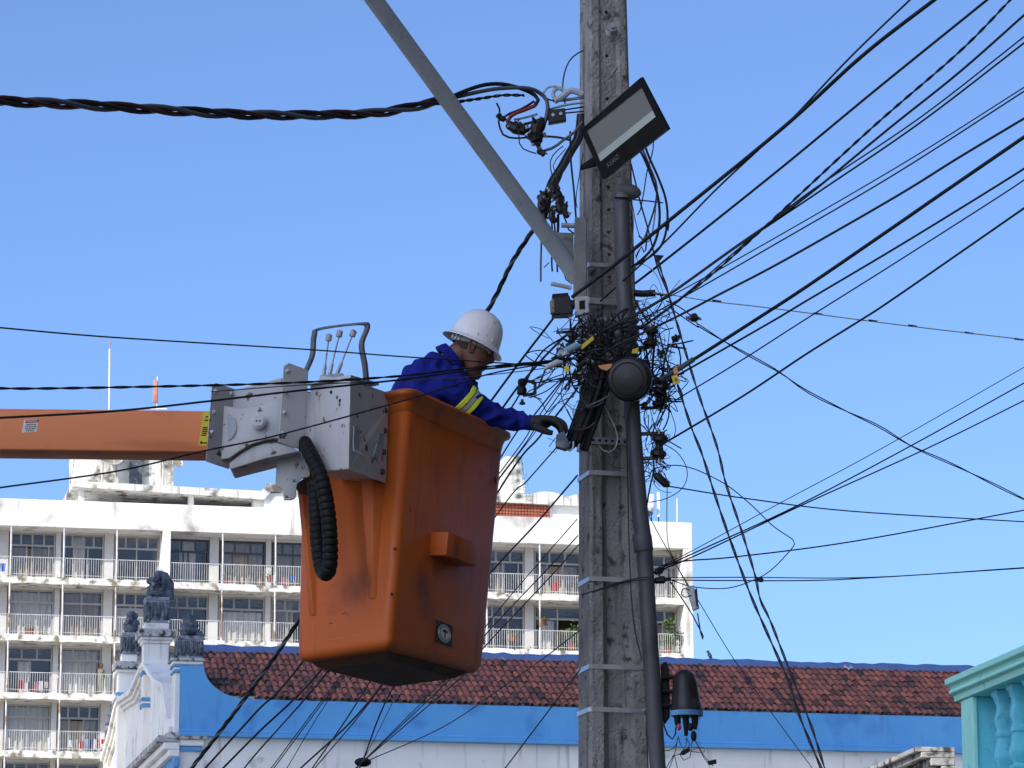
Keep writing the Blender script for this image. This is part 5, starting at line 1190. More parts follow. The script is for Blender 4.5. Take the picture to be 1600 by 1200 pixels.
# ============================================================= coils at the right of the pole
GO = 'coiled cables right of the pole'
for i, (pts, r, mt) in enumerate((([(1006, 222), (1014, 245), (1028, 276), (1040, 310), (1043, 344), (1036, 378), (1020, 398), (994, 414)], 6, 'wire'),
        ([(998, 230), (1010, 255), (1020, 282), (1029, 312), (1030, 352), (1020, 386), (1000, 408), (985, 418)], 6.5, 'wire'),
        ([(1003, 230), (1016, 262), (1026, 290), (1024, 320), (1014, 352), (1006, 374), (998, 368)], 5, 'wire_grey'),
        ([(1021, 214), (1020, 236), (1011, 268), (1006, 300), (1000, 330), (996, 336)], 3, 'wire'),
        ([(986, 256), (993, 285), (1001, 318), (1011, 352), (1020, 388), (1028, 420), (1037, 442), (1045, 461)], 4, 'wire'),
        ([(1026, 300), (1024, 330), (1019, 365), (1013, 378), (1004, 376)], 3.4, 'wire_blue'),
        ([(1012, 352), (1008, 396), (1002, 385), (994, 402)], 4, 'wire'),
        ([(980, 299), (988, 320), (992, 342), (999, 368), (1004, 376)], 2.4, 'wire_red'),
        ([(978, 300), (986, 322), (990, 345), (989, 380), (994, 402), (999, 412)], 2, 'wire_white'),
        ([(1002, 412), (1018, 420), (1030, 438), (1036, 458)], 2.2, 'wire_white'),
        ([(989, 312), (1012, 314), (1036, 317)], 3.4, 'wire'))):
    wire(['outermost', 'second thick', 'grey inner', 'thin upright', 'straight slanting', 'pale blue inner', 'short kinked', 'thin red', 'thin white', 'white arc at the foot of the', 'level stick across the'][i] + ' cable of the coil hanging right of the pole', pts, 16.5, r, mt, group=GO)
MB().prism([P(1040, 345, 16.48), P(1047, 343, 16.48), P(1045, 360, 16.48), P(1038, 352, 16.48)], (0, .02, 0)).build('cable_clip', M['black'], label='small black clip on the outer coil cable', cat='clip', smooth=0)
MB().prism([P(1024, 398, 16.45), P(1037, 399, 16.45), P(1030, 408, 16.45)], (0, .02, 0)).build('cable_clip', M['black'], label='small dark triangular clip under the coils', cat='clip', smooth=0)
# ============================================================= middle hardware
jb = thing('junction_box', 'small black junction box with a pale end left of the pole', 'junction box', P(876, 492, 16.4))
MB().prism([P(862, 465, 16.34), P(890, 461, 16.34), P(896, 486, 16.34), P(890, 491, 16.34), P(862, 492, 16.34)], (0, .09, 0)).build('body', M['black2'], jb, smooth=0, bevel=.006)
MB().prism([P(859, 470, 16.335), P(866, 466, 16.335), P(867, 488, 16.335), P(860, 490, 16.335)], (0, .03, 0)).build('end_cap', M['wire_olive'], jb, smooth=0, bevel=.003)
MB().prism([P(863, 459, 16.345), P(888, 457, 16.345), P(889, 464, 16.345), P(862, 466, 16.345)], (0, .08, 0)).build('lid', M['black'], jb, smooth=0, bevel=.003)
MB().tube(pp([(889, 474), (899, 478)], 16.36), .022, 10).build('spigot', M['black2'], jb)
mb_ = thing('metal_bracket', 'galvanised strap bracket under the lamp arm channel', 'bracket', P(907, 490, 16.3))
MB().prism([P(898, 464, 16.31), P(919, 462, 16.31), P(921, 488, 16.31), P(899, 494, 16.31)], (0, .05, 0)).build('plate', M['galv'], mb_, smooth=0, bevel=.003)
MB().prism([P(905, 470, 16.305), P(914, 469, 16.305), P(914, 482, 16.305), P(905, 483, 16.305)], (0, .01, 0)).build('slot', M['black'], mb_, smooth=0)
MB().tube(pp([(861, 443), (876, 446), (893, 450)], 16.35), .011, 10).build('stub_rod', M['arm'], label='short grey rod stub left of the pole under the lamp arm', cat='rod')
MB().tube(pp([(990, 458), (1004, 459), (1024, 458)], 16.42), .017, 10).build('cable_grip', M['black2'], label='black cylindrical cable grip sticking out right of the pole', cat='cable grip')
wire('thin twisted lead from the cable grip', [(1024, 458), (1032, 461), (1042, 460)], 16.4, 3, twist=(2, .05), group=None)
def spool(label, px, py, s=1.0, Y=16.35, mt='black2'):
    k = MPP(Y) * s; c = P(px, py, Y); t = thing('spool_insulator', label, 'insulator', c - Vector((0, 0, 16 * k)), 0, 'spool insulators on the pole')
    pr = [(5, -19), (9, -18), (13, -15), (13, -9), (8, -6), (6, 0), (8, 6), (13, 9), (13, 14), (10, 18), (5, 19)]
    MB().lathe([(a * k, b * k) for a, b in pr], c, (.12, -.1, 1), 18).build('spool', M[mt], t, smooth=50)
    q = [P(px - 34 * s, py - 17 * s, Y + .03), P(px + 8 * s, py - 19 * s, Y), P(px + 8 * s, py - 23 * s, Y), P(px - 34 * s, py - 22 * s, Y + .03)]
    MB().prism(q, (0, .025, 0)).build('bracket_arm', M['rustbolt'], t, smooth=0); q = [q_ - Vector((0, 0, 40 * k)) for q_ in q]
    MB().prism(q, (0, .025, 0)).build('bracket_arm', M['rustbolt'], t, smooth=0)
    MB().tube([c + Vector((0, 0, -26 * k)), c + Vector((0, 0, 27 * k))], 2.5 * k, 8).build('pin', M['galv'], t)
spool('upper spool insulator right of the pole among the tangled leads', 1017, 527, .85)
spool('middle spool insulator beside the black splice dome', 1030, 622, .8)
spool('lower spool insulator where a long cable ends, right of the pipe', 1030, 697, 1.0)
spool('small spool insulator left of the pole by the green connector', 893, 532, .7)
# isolated D iron between helmet and pole
di = thing('d_iron', 'black D iron insulator seen against the sky left of the pole', 'insulator', P(822, 622, 16.6))
m = MB(); fr_ = [(832, 596), (838, 596), (838, 618), (832, 618)]
for a, b in (((818, 594), (836, 598)), ((836, 597), (836, 616)), ((836, 615), (817, 618))): m.tube(pp([a, b], 16.6), .008, 6)
m.build('bracket', M['rustbolt'], di); MB().lathe([(a * MPP(16.6), b * MPP(16.6)) for a, b in ((4, -14), (8, -12), (8, -5), (5, 0), (8, 5), (8, 11), (4, 13))], P(816, 604, 16.6), (.08, 0, 1), 16).build('spool', M['black2'], di, smooth=50)
MB().lathe([(a * MPP(16.6), b * MPP(16.6)) for a, b in ((2, -9), (5, -8), (5, -5), (2.4, -4), (2.4, 0))], P(816, 624, 16.6), (0, 0, 1), 10).build('nut', M['rustbolt'], di)
# round black splice dome facing the street
dm = thing('splice_dome', 'large round black splice closure strapped to the front of the pole', 'splice closure', P(982, 625, 16.2))
k = MPP(16.15); cc_ = P(982, 592, 16.05); ax = (Vector((-.25, -1, -.12))).normalized()
MB().lathe([(a * k, b * k) for a, b in ((20, -34), (33, -30), (36, -14), (36, -8), (33.5, -6), (33, 2), (31, 6), (22, 9), (8, 10), (.5, 10.5))], cc_, ax, 36).build('dome', M['black2'], dm, smooth=40)
MB().lathe([(a * k, b * k) for a, b in ((26, 8.2), (26, 9.2), (24.5, 9.2), (24.5, 8.4))], cc_, ax, 32).build('moulded_ring', M['black'], dm)
for x, y in ((1010, 588), (1018, 600), (1014, 612)): MB().tube([P(x - 6, y, 16.12), P(x + 6, y - 3, 16.1)], .012, 8).build('port', M['black2'], dm)
# long bundled splice cases slanting along the pole's left
GB = 'bundled black cases slanting down to the glove'
rgb_ = random.Random(12)
for i in range(9):
    dx = i * 4.2; w_ = rgb_.uniform(3.6, 5.2); dy = rgb_.uniform(-6, 10)
    t = thing('splice_case', ORD[i] + ' black case from the left in the bundle slanting down to the glove', 'splice case', P(898 + dx * .8, 690 + dy, 16.2), 0, GB)
    q = pp([(926 + dx * .9, 566 + dy * .5), (919 + dx, 594), (904 + dx * 1.02, 640), (888 + dx, 682 + dy * .6), (882 + dx, 697 + dy)], 16.20 - .02 * math.sin((i + .5) / 9 * math.pi) - rgb_.uniform(0, .015))
    MB().tube(cr(q, 5), [k * w_ * f for f in (.6, .9, 1, 1, 1, 1, 1, 1, 1, 1, 1, 1, 1, 1, 1, 1, 1, 1, .95, .9, .6)], 10).build('body', M['black'], t, smooth=50)
q = pp([(893, 668), (905, 672), (920, 668), (930, 660)], 16.12); MB().tube(cr(q, 5), .006, 7).build('cable_tie', M['wire'], label='black tie wrapped round the slanting bundle near the glove', cat='tie')
q = pp([(903, 632), (917, 637), (932, 634), (943, 628)], 16.12); MB().tube(cr(q, 5), .006, 7).build('cable_tie', M['wire'], label='black tie wrapped round the middle of the slanting bundle', cat='tie')
ce = thing('grey_end_cap', 'grey rectangular end cap hanging at the gloved fingertips', 'cable end cap', P(878, 700, 16.1))
MB().prism([P(869, 679, 16.08), P(882, 673, 16.08), P(891, 697, 16.08), P(884, 702, 16.08), P(868, 697, 16.08)], (0, .06, 0)).build('body', M['stone'], ce, smooth=0, bevel=.004)
MB().tube(cr(pp([(884, 701), (890, 704), (895, 700), (896, 690)], 16.1)), .005, 7).build('lug', M['galv'], ce)
wire('tiny stray wire hanging below the grey end cap', [(868, 684), (862, 692), (858, 698)], 16.1, 2, group=None)
wire('fine stray loop under the grey end cap', [(857, 706), (864, 708), (874, 702), (868, 690), (855, 684)], 16.12, 1.4, 'wire_grey', group=None)
# tags, coloured bits in the tangle
def tagp(label, pts, mt, Y=16.05, hang=None):
    t = MB().prism(pp(pts, Y), (.002, .006, 0)).build('cable_tag', M[mt], smooth=0, label=label, cat='tag')
    return t
tagp('orange plastic tag on the cable right of the black dome', [(1052, 578), (1057, 569), (1060, 583), (1053, 585)], 'tagorange')
yt = thing('cable_tag', 'yellow tag with a small red mark right of the black dome', 'tag', P(1056, 600, 16.05))
MB().prism(pp([(1049, 588), (1058, 585), (1062, 598), (1053, 601)], 16.05), (.002, .006, 0)).build('plate', M['tagyellow'], yt, smooth=0)
MB().prism(pp([(1053.5, 591), (1057, 590), (1058, 594), (1055, 595)], 16.045), (0, .002, 0)).build('red_mark', M['sticker_r'], yt, smooth=0)
tagp('bright yellow sleeve tag on the upper left of the cable tangle', [(906, 541), (926, 525), (928, 530), (914, 542), (909, 546)], 'tagyellow', 16.1)
tagp('small yellow tag low on the left of the cable tangle', [(881, 574), (888, 570), (890, 579), (883, 583)], 'tagyellow', 16.1)
tagp('yellow banded tag at the right side of the strap', [(988, 546), (998, 543), (996, 552), (987, 552)], 'tagyellow', 16.2)
tagp('torn orange label on the pole above the dome', [(934, 571), (955, 568), (957, 572), (948, 579), (938, 576)], 'tagorange', 16.1)
gc = thing('gel_connector', 'grey green torpedo connector left of the pole in the tangle', 'connector', P(885, 552, 16.1))
MB().tube(pp([(871, 556), (876, 552), (900, 541), (908, 540)], 16.1), [.006, .017, .019, .007], 10).build('body', M['wire_blue'], gc)
MB().tube(pp([(882, 549), (884, 555)], 16.08), .019, 10).build('band', M['arm'], gc)
g2 = thing('gel_connector', 'small grey tapered connector below the green one', 'connector', P(862, 572, 16.1))
MB().tube(pp([(850, 577), (856, 573), (872, 566), (879, 566)], 16.1), [.005, .014, .016, .007], 10).build('body', M['arm'], g2)
# tangles too dense to count
def tangle(label, cx, cy, rx, ry, Y, n, seed, rmin=1.2, rmax=3, mt='wire', ln=(25, 75)):
    rg = random.Random(seed); m = MB()
    for _ in range(n):
        x = rg.gauss(cx, rx * .5); y = rg.gauss(cy, ry * .5); a = rg.uniform(0, 6.28); pts = []; L = rg.uniform(*ln); da = rg.uniform(-.45, .45); Y_ = Y + rg.uniform(-.06, .06)
        for i in range(6):
            pts.append(P(x, y, Y_ + .012 * math.sin(i))); a += da + rg.uniform(-.35, .35); x += math.cos(a) * L / 5; y += math.sin(a) * L / 5
            if abs(x - cx) > rx * 1.25 or abs(y - cy) > ry * 1.25: a = math.atan2(cy - y, cx - x) + rg.uniform(-.8, .8)
        m.tube(cr(pts, 4), rg.uniform(rmin, rmax) / 1000, 5)
    return m.build('wire_tangle', M[mt], kind='stuff', label=label, cat='wires', smooth=60)
tangle('dense knot of black wires on the left side of the pole beside the yellow tags', 912, 560, 34, 38, 16.18, 75, 1, 1.8, 4.5)
tangle('pale grey wire ends in the knot left of the pole', 905, 560, 24, 26, 16.1, 9, 2, 1, 2, 'wire_grey', (10, 40))
tangle('tangled thin wires right of the pole below the cable grip', 1018, 505, 22, 40, 16.4, 36, 3, 1.2, 3)
tangle('wire knot over the dark middle of the pole behind the cables', 950, 530, 34, 30, 16.26, 50, 4, 2, 5.5)
tangle('web of thin wires right of the pipe around the lower insulator', 1020, 715, 16, 46, 16.42, 40, 5, 1, 2.6, 'wire', (20, 60))
tangle('wires bunched at the middle insulator right of the dome', 1028, 608, 18, 28, 16.36, 34, 6, 1.8, 4)
tangle('loose grey wires hanging left of the slanted cases', 894, 612, 16, 24, 16.2, 9, 8, 1, 1.8, 'wire_grey', (20, 50))
tangle('faint nest of thread caught in the wires right of the pole', 1036, 552, 10, 22, 16.3, 22, 9, .4, .8, 'wire_grey', (15, 40))
tangle('larger loose loops of wire bulging left of the pole over the sky', 884, 566, 34, 60, 16.22, 18, 31, 1.6, 3.2, 'wire', (80, 150))
tangle('larger loose loops of wire bulging right of the pole over the sky', 1028, 560, 30, 85, 16.36, 22, 32, 1.6, 3.4, 'wire', (80, 150))
rg = random.Random(77)
for n_, side, x0, x1, y0, y1, rr0, Y_, sd in ((8, 'left', 884, 930, 522, 600, 4.6, 16.14, 60), (7, 'right', 1002, 1040, 475, 640, 4.0, 16.34, 80)):
    spots = sorted([(rg.uniform(y0, y1), rg.uniform(x0, x1)) for _ in range(n_)])
    for k_, (y, x) in enumerate(spots):
        a = rg.uniform(0, 3.1); L_ = rg.uniform(7, 12); nm = 'topmost' if k_ == 0 else ('lowest' if k_ == n_ - 1 else ORD[k_] + ' from the top')
        blob('connector', '%s of the small black connectors in the wires %s of the pole' % (nm, side), 'connector', [(x, y), (x + L_ * math.cos(a) * .5, y + L_ * math.sin(a) * .5), (x + L_ * math.cos(a), y + L_ * math.sin(a))], rg.uniform(rr0 - .6, rr0 + 1.6), Y_, seed=sd + k_, bumps=5, group='small connectors in the wires %s of the pole' % side)
for k_ in range(9):
    x = 912 + k_ * 7.5; y = rg.uniform(488, 512)
    wire(ORD[k_] + ' from the left of the thick black leads over the pole above the dome', [(x, y), (x + rg.uniform(-10, 12), y + 30), (x + rg.uniform(-16, 20), y + 62), (x + rg.uniform(-14, 26), y + 96)], 16.27 + rg.uniform(-.04, .02), rg.uniform(5, 9), group='thick leads over the pole above the dome')
# more single leads right of the pole
GL = 'short leads right of the pole'
for i, (pts, r, Y) in enumerate((([(1008, 536), (1012, 560), (1018, 588)], 5, 16.4), ([(1022, 545), (1020, 565), (1019, 590)], 6, 16.38), ([(1030, 520), (1036, 545), (1044, 570), (1052, 582)], 4, 16.36), ([(1046, 538), (1040, 555), (1034, 590), (1028, 600)], 5, 16.36), ([(1055, 536), (1063, 552), (1063, 572)], 4, 16.36), ([(993, 472), (1004, 490), (1014, 505)], 6, 16.4), ([(1042, 634), (1034, 650), (1026, 666)], 4.5, 16.38), ([(1046, 630), (1044, 655), (1036, 672)], 3.5, 16.38), ([(1047, 640), (1052, 655), (1056, 668), (1053, 684)], 2, 16.38), ([(1046, 690), (1056, 696), (1065, 701)], 3, 16.38), ([(1018, 705), (1022, 730), (1016, 760), (1011, 790), (1010, 830)], 4, 16.42), ([(1005, 735), (1020, 742), (1006, 752)], 2.5, 16.42))):
    wire(['first upright lead above the dome', 'thick upright lead beside the upper insulator', 'lead curving to the orange tag', 'lead from the tiny black cap to the anchor', 'right hand lead of the tiny black cap', 'thick lead from the strap to the upper insulator', 'left lead below the middle insulator', 'right lead below the middle insulator', 'fine zigzag lead over the sky', 'short spur right of the lower insulator', 'long lead running down beside the pipe', 'fine kinked wire by the pipe'][i], pts, Y, r, group=GL)
blob('connector', 'tiny black cap connector where two leads meet right of the pole', 'connector', [(1050, 531), (1056, 529), (1061, 530)], 6, 16.36, seed=40, bumps=5)
blob('connector', 'square black connector at the start of the swooping twisted line', 'connector', [(1078, 497), (1085, 496), (1090, 494)], 7, 16.2, seed=41, bumps=8)
blob('cable_anchor', 'upper of two black cable anchors right of the pipe', 'cable anchor', [(1022, 895), (1030, 892), (1038, 887)], [4, 6, 4], 16.42, seed=42, bumps=4, group='black anchors right of the pipe')
blob('cable_anchor', 'lower of two black cable anchors right of the pipe', 'cable anchor', [(1021, 908), (1034, 906), (1048, 905)], [5, 6, 3], 16.42, seed=43, bumps=6, group='black anchors right of the pipe')
sp = thing('splice_sleeve', 'slanted black cylindrical splice right of the pipe', 'splice', P(1034, 750, 16.4))
MB().tube(pp([(1021, 744), (1026, 743), (1041, 757), (1046, 760)], 16.4), [.012, .020, .019, .006], 12).build('body', M['black2'], sp)
blob('cable_anchor', 'thick black wire knot where the dome cables meet right of the pole', 'cable anchor', [(1028, 598), (1036, 602), (1044, 608)], [7, 10, 6], 16.34, seed=44, bumps=10)
wire('wire clamped across the pole above the roof line', [(908, 930), (935, 921), (965, 911), (1000, 903), (1020, 902)], 16.3, 3.2, group='wires across the lower pole')
wire('second wire clamped across the pole above the roof line', [(925, 926), (950, 918), (980, 909), (1016, 905)], 16.29, 3, group='wires across the lower pole')
wire('long black wire running down the front of the pole', [(990, 622), (981, 652), (980, 700), (981, 760), (983, 850), (987, 940), (993, 990), (1003, 1030)], 16.33, 3, group=None)
wire('white looped wire on the pole under the dome', [(943, 632), (950, 645), (960, 665), (965, 685), (960, 702), (950, 707), (940, 702), (935, 695)], 16.28, 2.8, 'wire_white', group=None)
wire('thin dark curl on the pole under the perforated strap', [(952, 712), (950, 722), (958, 730), (975, 732)], 16.36, 1.8, group=None)
wire('grey lead crossing the pole below the dome', [(908, 640), (920, 634), (940, 625), (953, 617)], 16.15, 4, 'wire_grey', group=None)
# ============================================================= black domed closure, lower right
cl = thing('terminal_closure', 'black domed fibre closure with a blue ring and cable tails right of the pipe', 'splice closure', P(1072, 1116, 16.3))
k = MPP(16.3); base = P(1073, 1116, 16.32)
MB().lathe([(a * k, b * k) for a, b in ((24, 0), (25, 3), (23, 12), (21, 30), (19, 48), (15, 60), (8, 66), (.5, 67))], base + Vector((0, 0, .01)), (-.05, 0, 1), 28).build('dome', M['black2'], cl, smooth=50)
MB().lathe([(a * k, b * k) for a, b in ((20, -3), (25.5, -3), (25.5, 5), (20, 5))], base, (-.05, 0, 1), 28).build('clamp_ring', M['bluetrim'], cl, smooth=30)
for i, (x, y1) in enumerate(((1058, 1136), (1071, 1150), (1085, 1140))):
    MB().tube(pp([(x, 1116), (x + 1, 1130), (x + 1, y1)], 16.3), [.018, .015, .008], 10).build('cable_port', M['black'], cl)
MB().tube(cr(pp([(1089, 1117), (1093, 1120), (1091, 1124), (1086, 1122)], 16.3)), .003, 6).build('wire_loop', M['wire_white'], cl)
MB().ball(P(1061, 1136, 16.25), .011, 8, (1, 1, 1.5)).build('red_plug', M['sticker_r'], cl); MB().ball(P(1079, 1136, 16.25), .014, 8, (1, 1, 1.4)).build('port_seal', M['black'], cl)
MB().ball(P(1084, 1150, 16.27), .014, 8, (1, 1, 1.8)).build('port_seal', M['black'], cl)
bpl = thing('mounting_plate', 'dark ribbed mounting plate between the pipe and the domed closure', 'bracket', P(1038, 1130, 16.4))
MB().prism([P(1033, 1037, 16.4), P(1041, 1033, 16.4), P(1046, 1046, 16.4), P(1047, 1120, 16.4), P(1040, 1130, 16.4), P(1033, 1124, 16.4)], (0, .06, 0)).build('plate', M['black'], bpl, smooth=0, bevel=.005)
for y in (1058, 1080, 1102): MB().tube(pp([(1033, y), (1062, y + 1)], 16.38), .010, 8).build('arm', M['black'], bpl)
GD = 'thin tails under the domed closure'
for i, pts in enumerate(([(1036, 1128), (1042, 1146), (1050, 1155), (1055, 1150), (1056, 1136)], [(1060, 1150), (1056, 1165), (1048, 1172), (1034, 1173)], [(1059, 1152), (1055, 1175), (1046, 1200), (1040, 1214)], [(1060, 1152), (1066, 1170), (1072, 1168), (1072, 1152)], [(1072, 1152), (1078, 1168), (1062, 1178), (1050, 1182)], [(1084, 1152), (1079, 1172), (1092, 1168), (1104, 1170), (1098, 1176), (1080, 1174)], [(1086, 1155), (1096, 1175), (1108, 1190), (1114, 1197)], [(1086, 1156), (1100, 1184), (1107, 1193)], [(1054, 1180), (1058, 1198), (1062, 1214)], [(1053, 1180), (1042, 1198), (1034, 1214)], [(1062, 1178), (1068, 1188), (1078, 1184), (1080, 1172)])):
    wire(['thick drooping tail at the left', 'tail bending back to the pipe', 'tail dropping out of the frame left of centre', 'short looping tail', 'tail to the left of the small splitter', 'slack curly tail reaching right', 'right outer tail to the small plug', 'right inner tail to the small plug', 'frayed tail below the knot', 'leftmost frayed tail below the knot', 'small hanging loop tail'][i] + ' under the domed closure', pts, 16.3, 4 if i == 0 else 1.9, group=GD)
for lb, p4 in (('small black splitter hanging under the domed closure', ((1062, 1178), (1066, 1172), (1077, 1168), (1079, 1173), (1068, 1180))), ('small black plug at the end of the right tails', ((1106, 1189), (1119, 1186), (1120, 1193), (1107, 1195)))):
    MB().prism(pp(p4, 16.28), (0, .02, 0)).build('connector', M['black'], label=lb, cat='connector', smooth=0, bevel=.002)
MB().ball(P(567, 1191, 19.9), .03, 8, (1.6, 1, .9)).build('cable_knot', M['black'], label='dark knot where thin cables gather at the bottom of the view', cat='clamp')
blob('connector', 'dark knot on the level lines far right of the pole', 'connector', [(1182, 904), (1187, 906), (1193, 907)], 3.6, 16.6, seed=50, bumps=5)
# ============================================================= worker
from mathutils import noise as mnoise
M['skin'] = mat('skin', (.155, .065, .036), (.13, .053, .03), 30, .5, bump=.1, bsc=300)
M['hair'] = mat('short_hair', (.05, .03, .022), (.035, .022, .017), 200, .8)
M['jacket'] = mat('blue_work_shirt', (.008, .017, .22), (.006, .012, .17), 9, .85, bump=.9, bsc=11, spec=.2)
M['trousers'] = mat('work_trousers', (.01, .018, .2), (.008, .014, .16), 9, .9)
M['hivis'] = mat('hi_vis_yellow', (.66, .80, .04), (.6, .74, .035), 40, .6)
M['reflective'] = mat('reflective_grey', (.36, .38, .38), (.32, .34, .34), 40, .5)
M['helmet'] = mat('scuffed_white_helmet', (.72, .72, .72), (.66, .66, .67), 14, .42, dirt=(.30, .29, .27), dsc=22, dlo=.64, dhi=.74)
M['glove'] = mat('black_glove', (.012, .012, .014), (.02, .02, .022), 60, .75, bump=.3, bsc=150)
M['eye'] = mat('eye_white', (.45, .42, .40), None, 40, .3)
M['boot'] = mat('boot_leather', (.02, .018, .016), None, 20, .6)
YW = 16.3
man = thing('person', 'man in blue shirt and white full brim hard hat leaning from the bucket', 'person', P(628, 1000, YW))
def etube(m, pts, ra, rb, n=18, up=None):
    """elliptical tube: ra in the picture-parallel plane, rb in depth"""
    q = [Vector(p) for p in pts]; vs = []; K = len(q); dep = Vector((0, 1, 0))
    for i, p in enumerate(q):
        t = (q[min(i + 1, K - 1)] - q[max(i - 1, 0)]).normalized(); d = (dep - t * dep.dot(t)).normalized(); s = t.cross(d)
        for k in range(n):
            th = 2 * math.pi * k / n; vs.append(p + s * math.cos(th) * ra[i] + d * math.sin(th) * rb[i])
    fs = [(i * n + k, i * n + (k + 1) % n, (i + 1) * n + (k + 1) % n, (i + 1) * n + k) for i in range(K - 1) for k in range(n)]
    fs += [tuple(range(n - 1, -1, -1)), tuple((K - 1) * n + k for k in range(n))]
    return m.add(vs, fs)
def interp(vals, n):
    out = []
    for i in range(n): t = i / (n - 1) * (len(vals) - 1); j = min(int(t), len(vals) - 2); out.append(vals[j] + (vals[j + 1] - vals[j]) * (t - j))
    return out
def limb(m, pts, ra, rb=None, n=18):
    q = cr([P(*p) for p in pts], 5); rb = rb or ra; return etube(m, q, interp(ra, len(q)), interp(rb, len(q)), n)
def organic(m, name, mt, parent, voxel, smooth_n=4, wr=None):
    o = m.build(name, M[mt], parent, smooth=0)
    md = o.modifiers.new('r', 'REMESH'); md.mode = 'VOXEL'; md.voxel_size = voxel; md.use_smooth_shade = True
    s_ = o.modifiers.new('s', 'SMOOTH'); s_.iterations = smooth_n; s_.factor = .5
    dg = bpy.context.evaluated_depsgraph_get(); dg.update(); me = bpy.data.meshes.new_from_object(o.evaluated_get(dg)); o.modifiers.clear(); o.data = me
    if wr:
        ns = [(v.co.copy(), v.normal.copy()) for v in me.vertices]
        for v, (c_, n_) in zip(me.vertices, ns): v.co = c_ + n_ * wr(c_)
    me.polygons.foreach_set('use_smooth', [True] * len(me.polygons)); me.materials.clear(); me.materials.append(M[mt]); return o
floor_z = None
# --- body (skin), one continuous surface under the clothes
tor = [(626, 715, 16.25), (637, 680, 16.27), (655, 640, 16.3), (672, 606, 16.3), (688, 584, 16.3), (699, 569, 16.3)]
m = MB()
limb(m, tor, [.13, .125, .13, .125, .10, .06], [.14, .14, .16, .17, .15, .07])
limb(m, [(697, 573, 16.3), (707, 562, 16.3), (720, 552, 16.3), (730, 545, 16.3)], [.062, .060, .062, .06], [.062, .058, .06, .06])
limb(m, [(700, 597, 16.15), (725, 620, 16.16), (750, 643, 16.2), (765, 648, 16.21), (800, 655, 16.22), (828, 661, 16.2)], [.05, .042, .038, .035, .027, .022])
limb(m, [(716, 602, 16.45), (732, 640, 16.52), (742, 690, 16.50), (760, 725, 16.42)], [.06, .05, .042, .03])
limb(m, [(622, 718, 16.17), (632, 850, 16.12), (622, 985, 16.12)], [.085, .06, .045]); limb(m, [(622, 718, 16.36), (640, 850, 16.38), (632, 985, 16.36)], [.085, .06, .045])
organic(m, 'body', 'skin', man, .013, 3)
# --- shirt with folds
def folds(c):
    v = c * 9; a = mnoise.noise(Vector((v.x * 1.5 + v.z * 1.2, v.y * .8, v.z * 1.6 - v.x))); b = mnoise.noise(c * 26)
    return .011 * (1 - abs(a) * 3.2) + .003 * b
m = MB()
limb(m, tor, [.155, .15, .155, .148, .122, .085], [.17, .17, .19, .20, .175, .09], 26)
m.ball(P(702, 598, 16.15), .083, 14); m.ball(P(720, 606, 16.42), .078, 14); m.ball(P(662, 596, 16.3), .12, 14, (1, 1.4, .9))
limb(m, [(698, 594, 16.15), (724, 619, 16.16), (750, 642, 16.2), (766, 648, 16.21), (800, 655, 16.22), (827, 660, 16.2)], [.082, .069, .061, .057, .046, .037])
limb(m, [(716, 602, 16.45), (732, 640, 16.52), (742, 690, 16.50)], [.08, .066, .056])
organic(m, 'shirt', 'jacket', man, .010, 5, folds)
# collar
ring_c = P(705, 562, YW); ax_ = (P(725, 545, YW) - P(697, 573, YW)).normalized()
sd = Vector((0, 1, 0)); fw = ax_.cross(sd).normalized()
m = MB(); vs = []; n = 28
for (rr, h) in ((.094, -.02), (.082, .012), (.074, .026), (.066, .024), (.074, -.02)):
    for k in range(n):
        th = 2 * math.pi * k / n; vs.append(ring_c + ax_ * (h + .010 * math.cos(th)) + fw * rr * 1.02 * math.cos(th) + sd * rr * .98 * math.sin(th))
m.add(vs, [(i * n + k, i * n + (k + 1) % n, ((i + 1) % 5) * n + (k + 1) % n, ((i + 1) % 5) * n + k) for i in range(5) for k in range(n)])
m.build('collar', M['jacket'], man, smooth=60)
# arm band
a0, a1 = P(714, 611, 16.155), P(748, 641, 16.2); d = (a1 - a0).normalized(); mid = P(732, 627, 16.165)
for k, (o0, o1, mt, nm) in enumerate(((-.036, -.0125, 'hivis', 'yellow_stripe'), (-.012, .012, 'reflective', 'reflective_stripe'), (.0125, .036, 'hivis', 'yellow_stripe'))):
    m = MB(); rr = .0735 - .0025 * k - (.0015 if k == 1 else 0)
    etube(m, [mid + d * (o0 + (o1 - o0) * t) for t in (0, .1, .5, .9, 1)], [rr - .006, rr, rr + .0006, rr, rr - .006], [rr - .006, rr, rr + .0006, rr, rr - .006], 26); m.build(nm, M[mt], man, smooth=50)
m = MB(); limb(m, [(824, 659.5, 16.2), (830, 661, 16.2)], [.039, .037]); m.build('cuff', M['jacket'], man, smooth=50)
# trousers, boots (inside the bucket)
m = MB(); limb(m, [(626, 700, 16.26), (625, 740, 16.26)], [.15, .15], [.17, .18])
limb(m, [(622, 720, 16.17), (632, 850, 16.12), (622, 985, 16.12)], [.10, .08, .065]); limb(m, [(622, 720, 16.36), (640, 850, 16.38), (632, 985, 16.36)], [.10, .08, .065])
organic(m, 'trousers', 'trousers', man, .016, 4)
for x, Y in ((624, 16.12), (634, 16.36)):
    m = MB(); b_ = P(x, 990, Y); m.ball(b_ + Vector((.06, 0, -.005)), .055, 12, (2.3, .9, .75)); m.tube([b_, b_ + Vector((0, 0, .12))], .055, 12); m.build('boot', M['boot'], man, smooth=60)
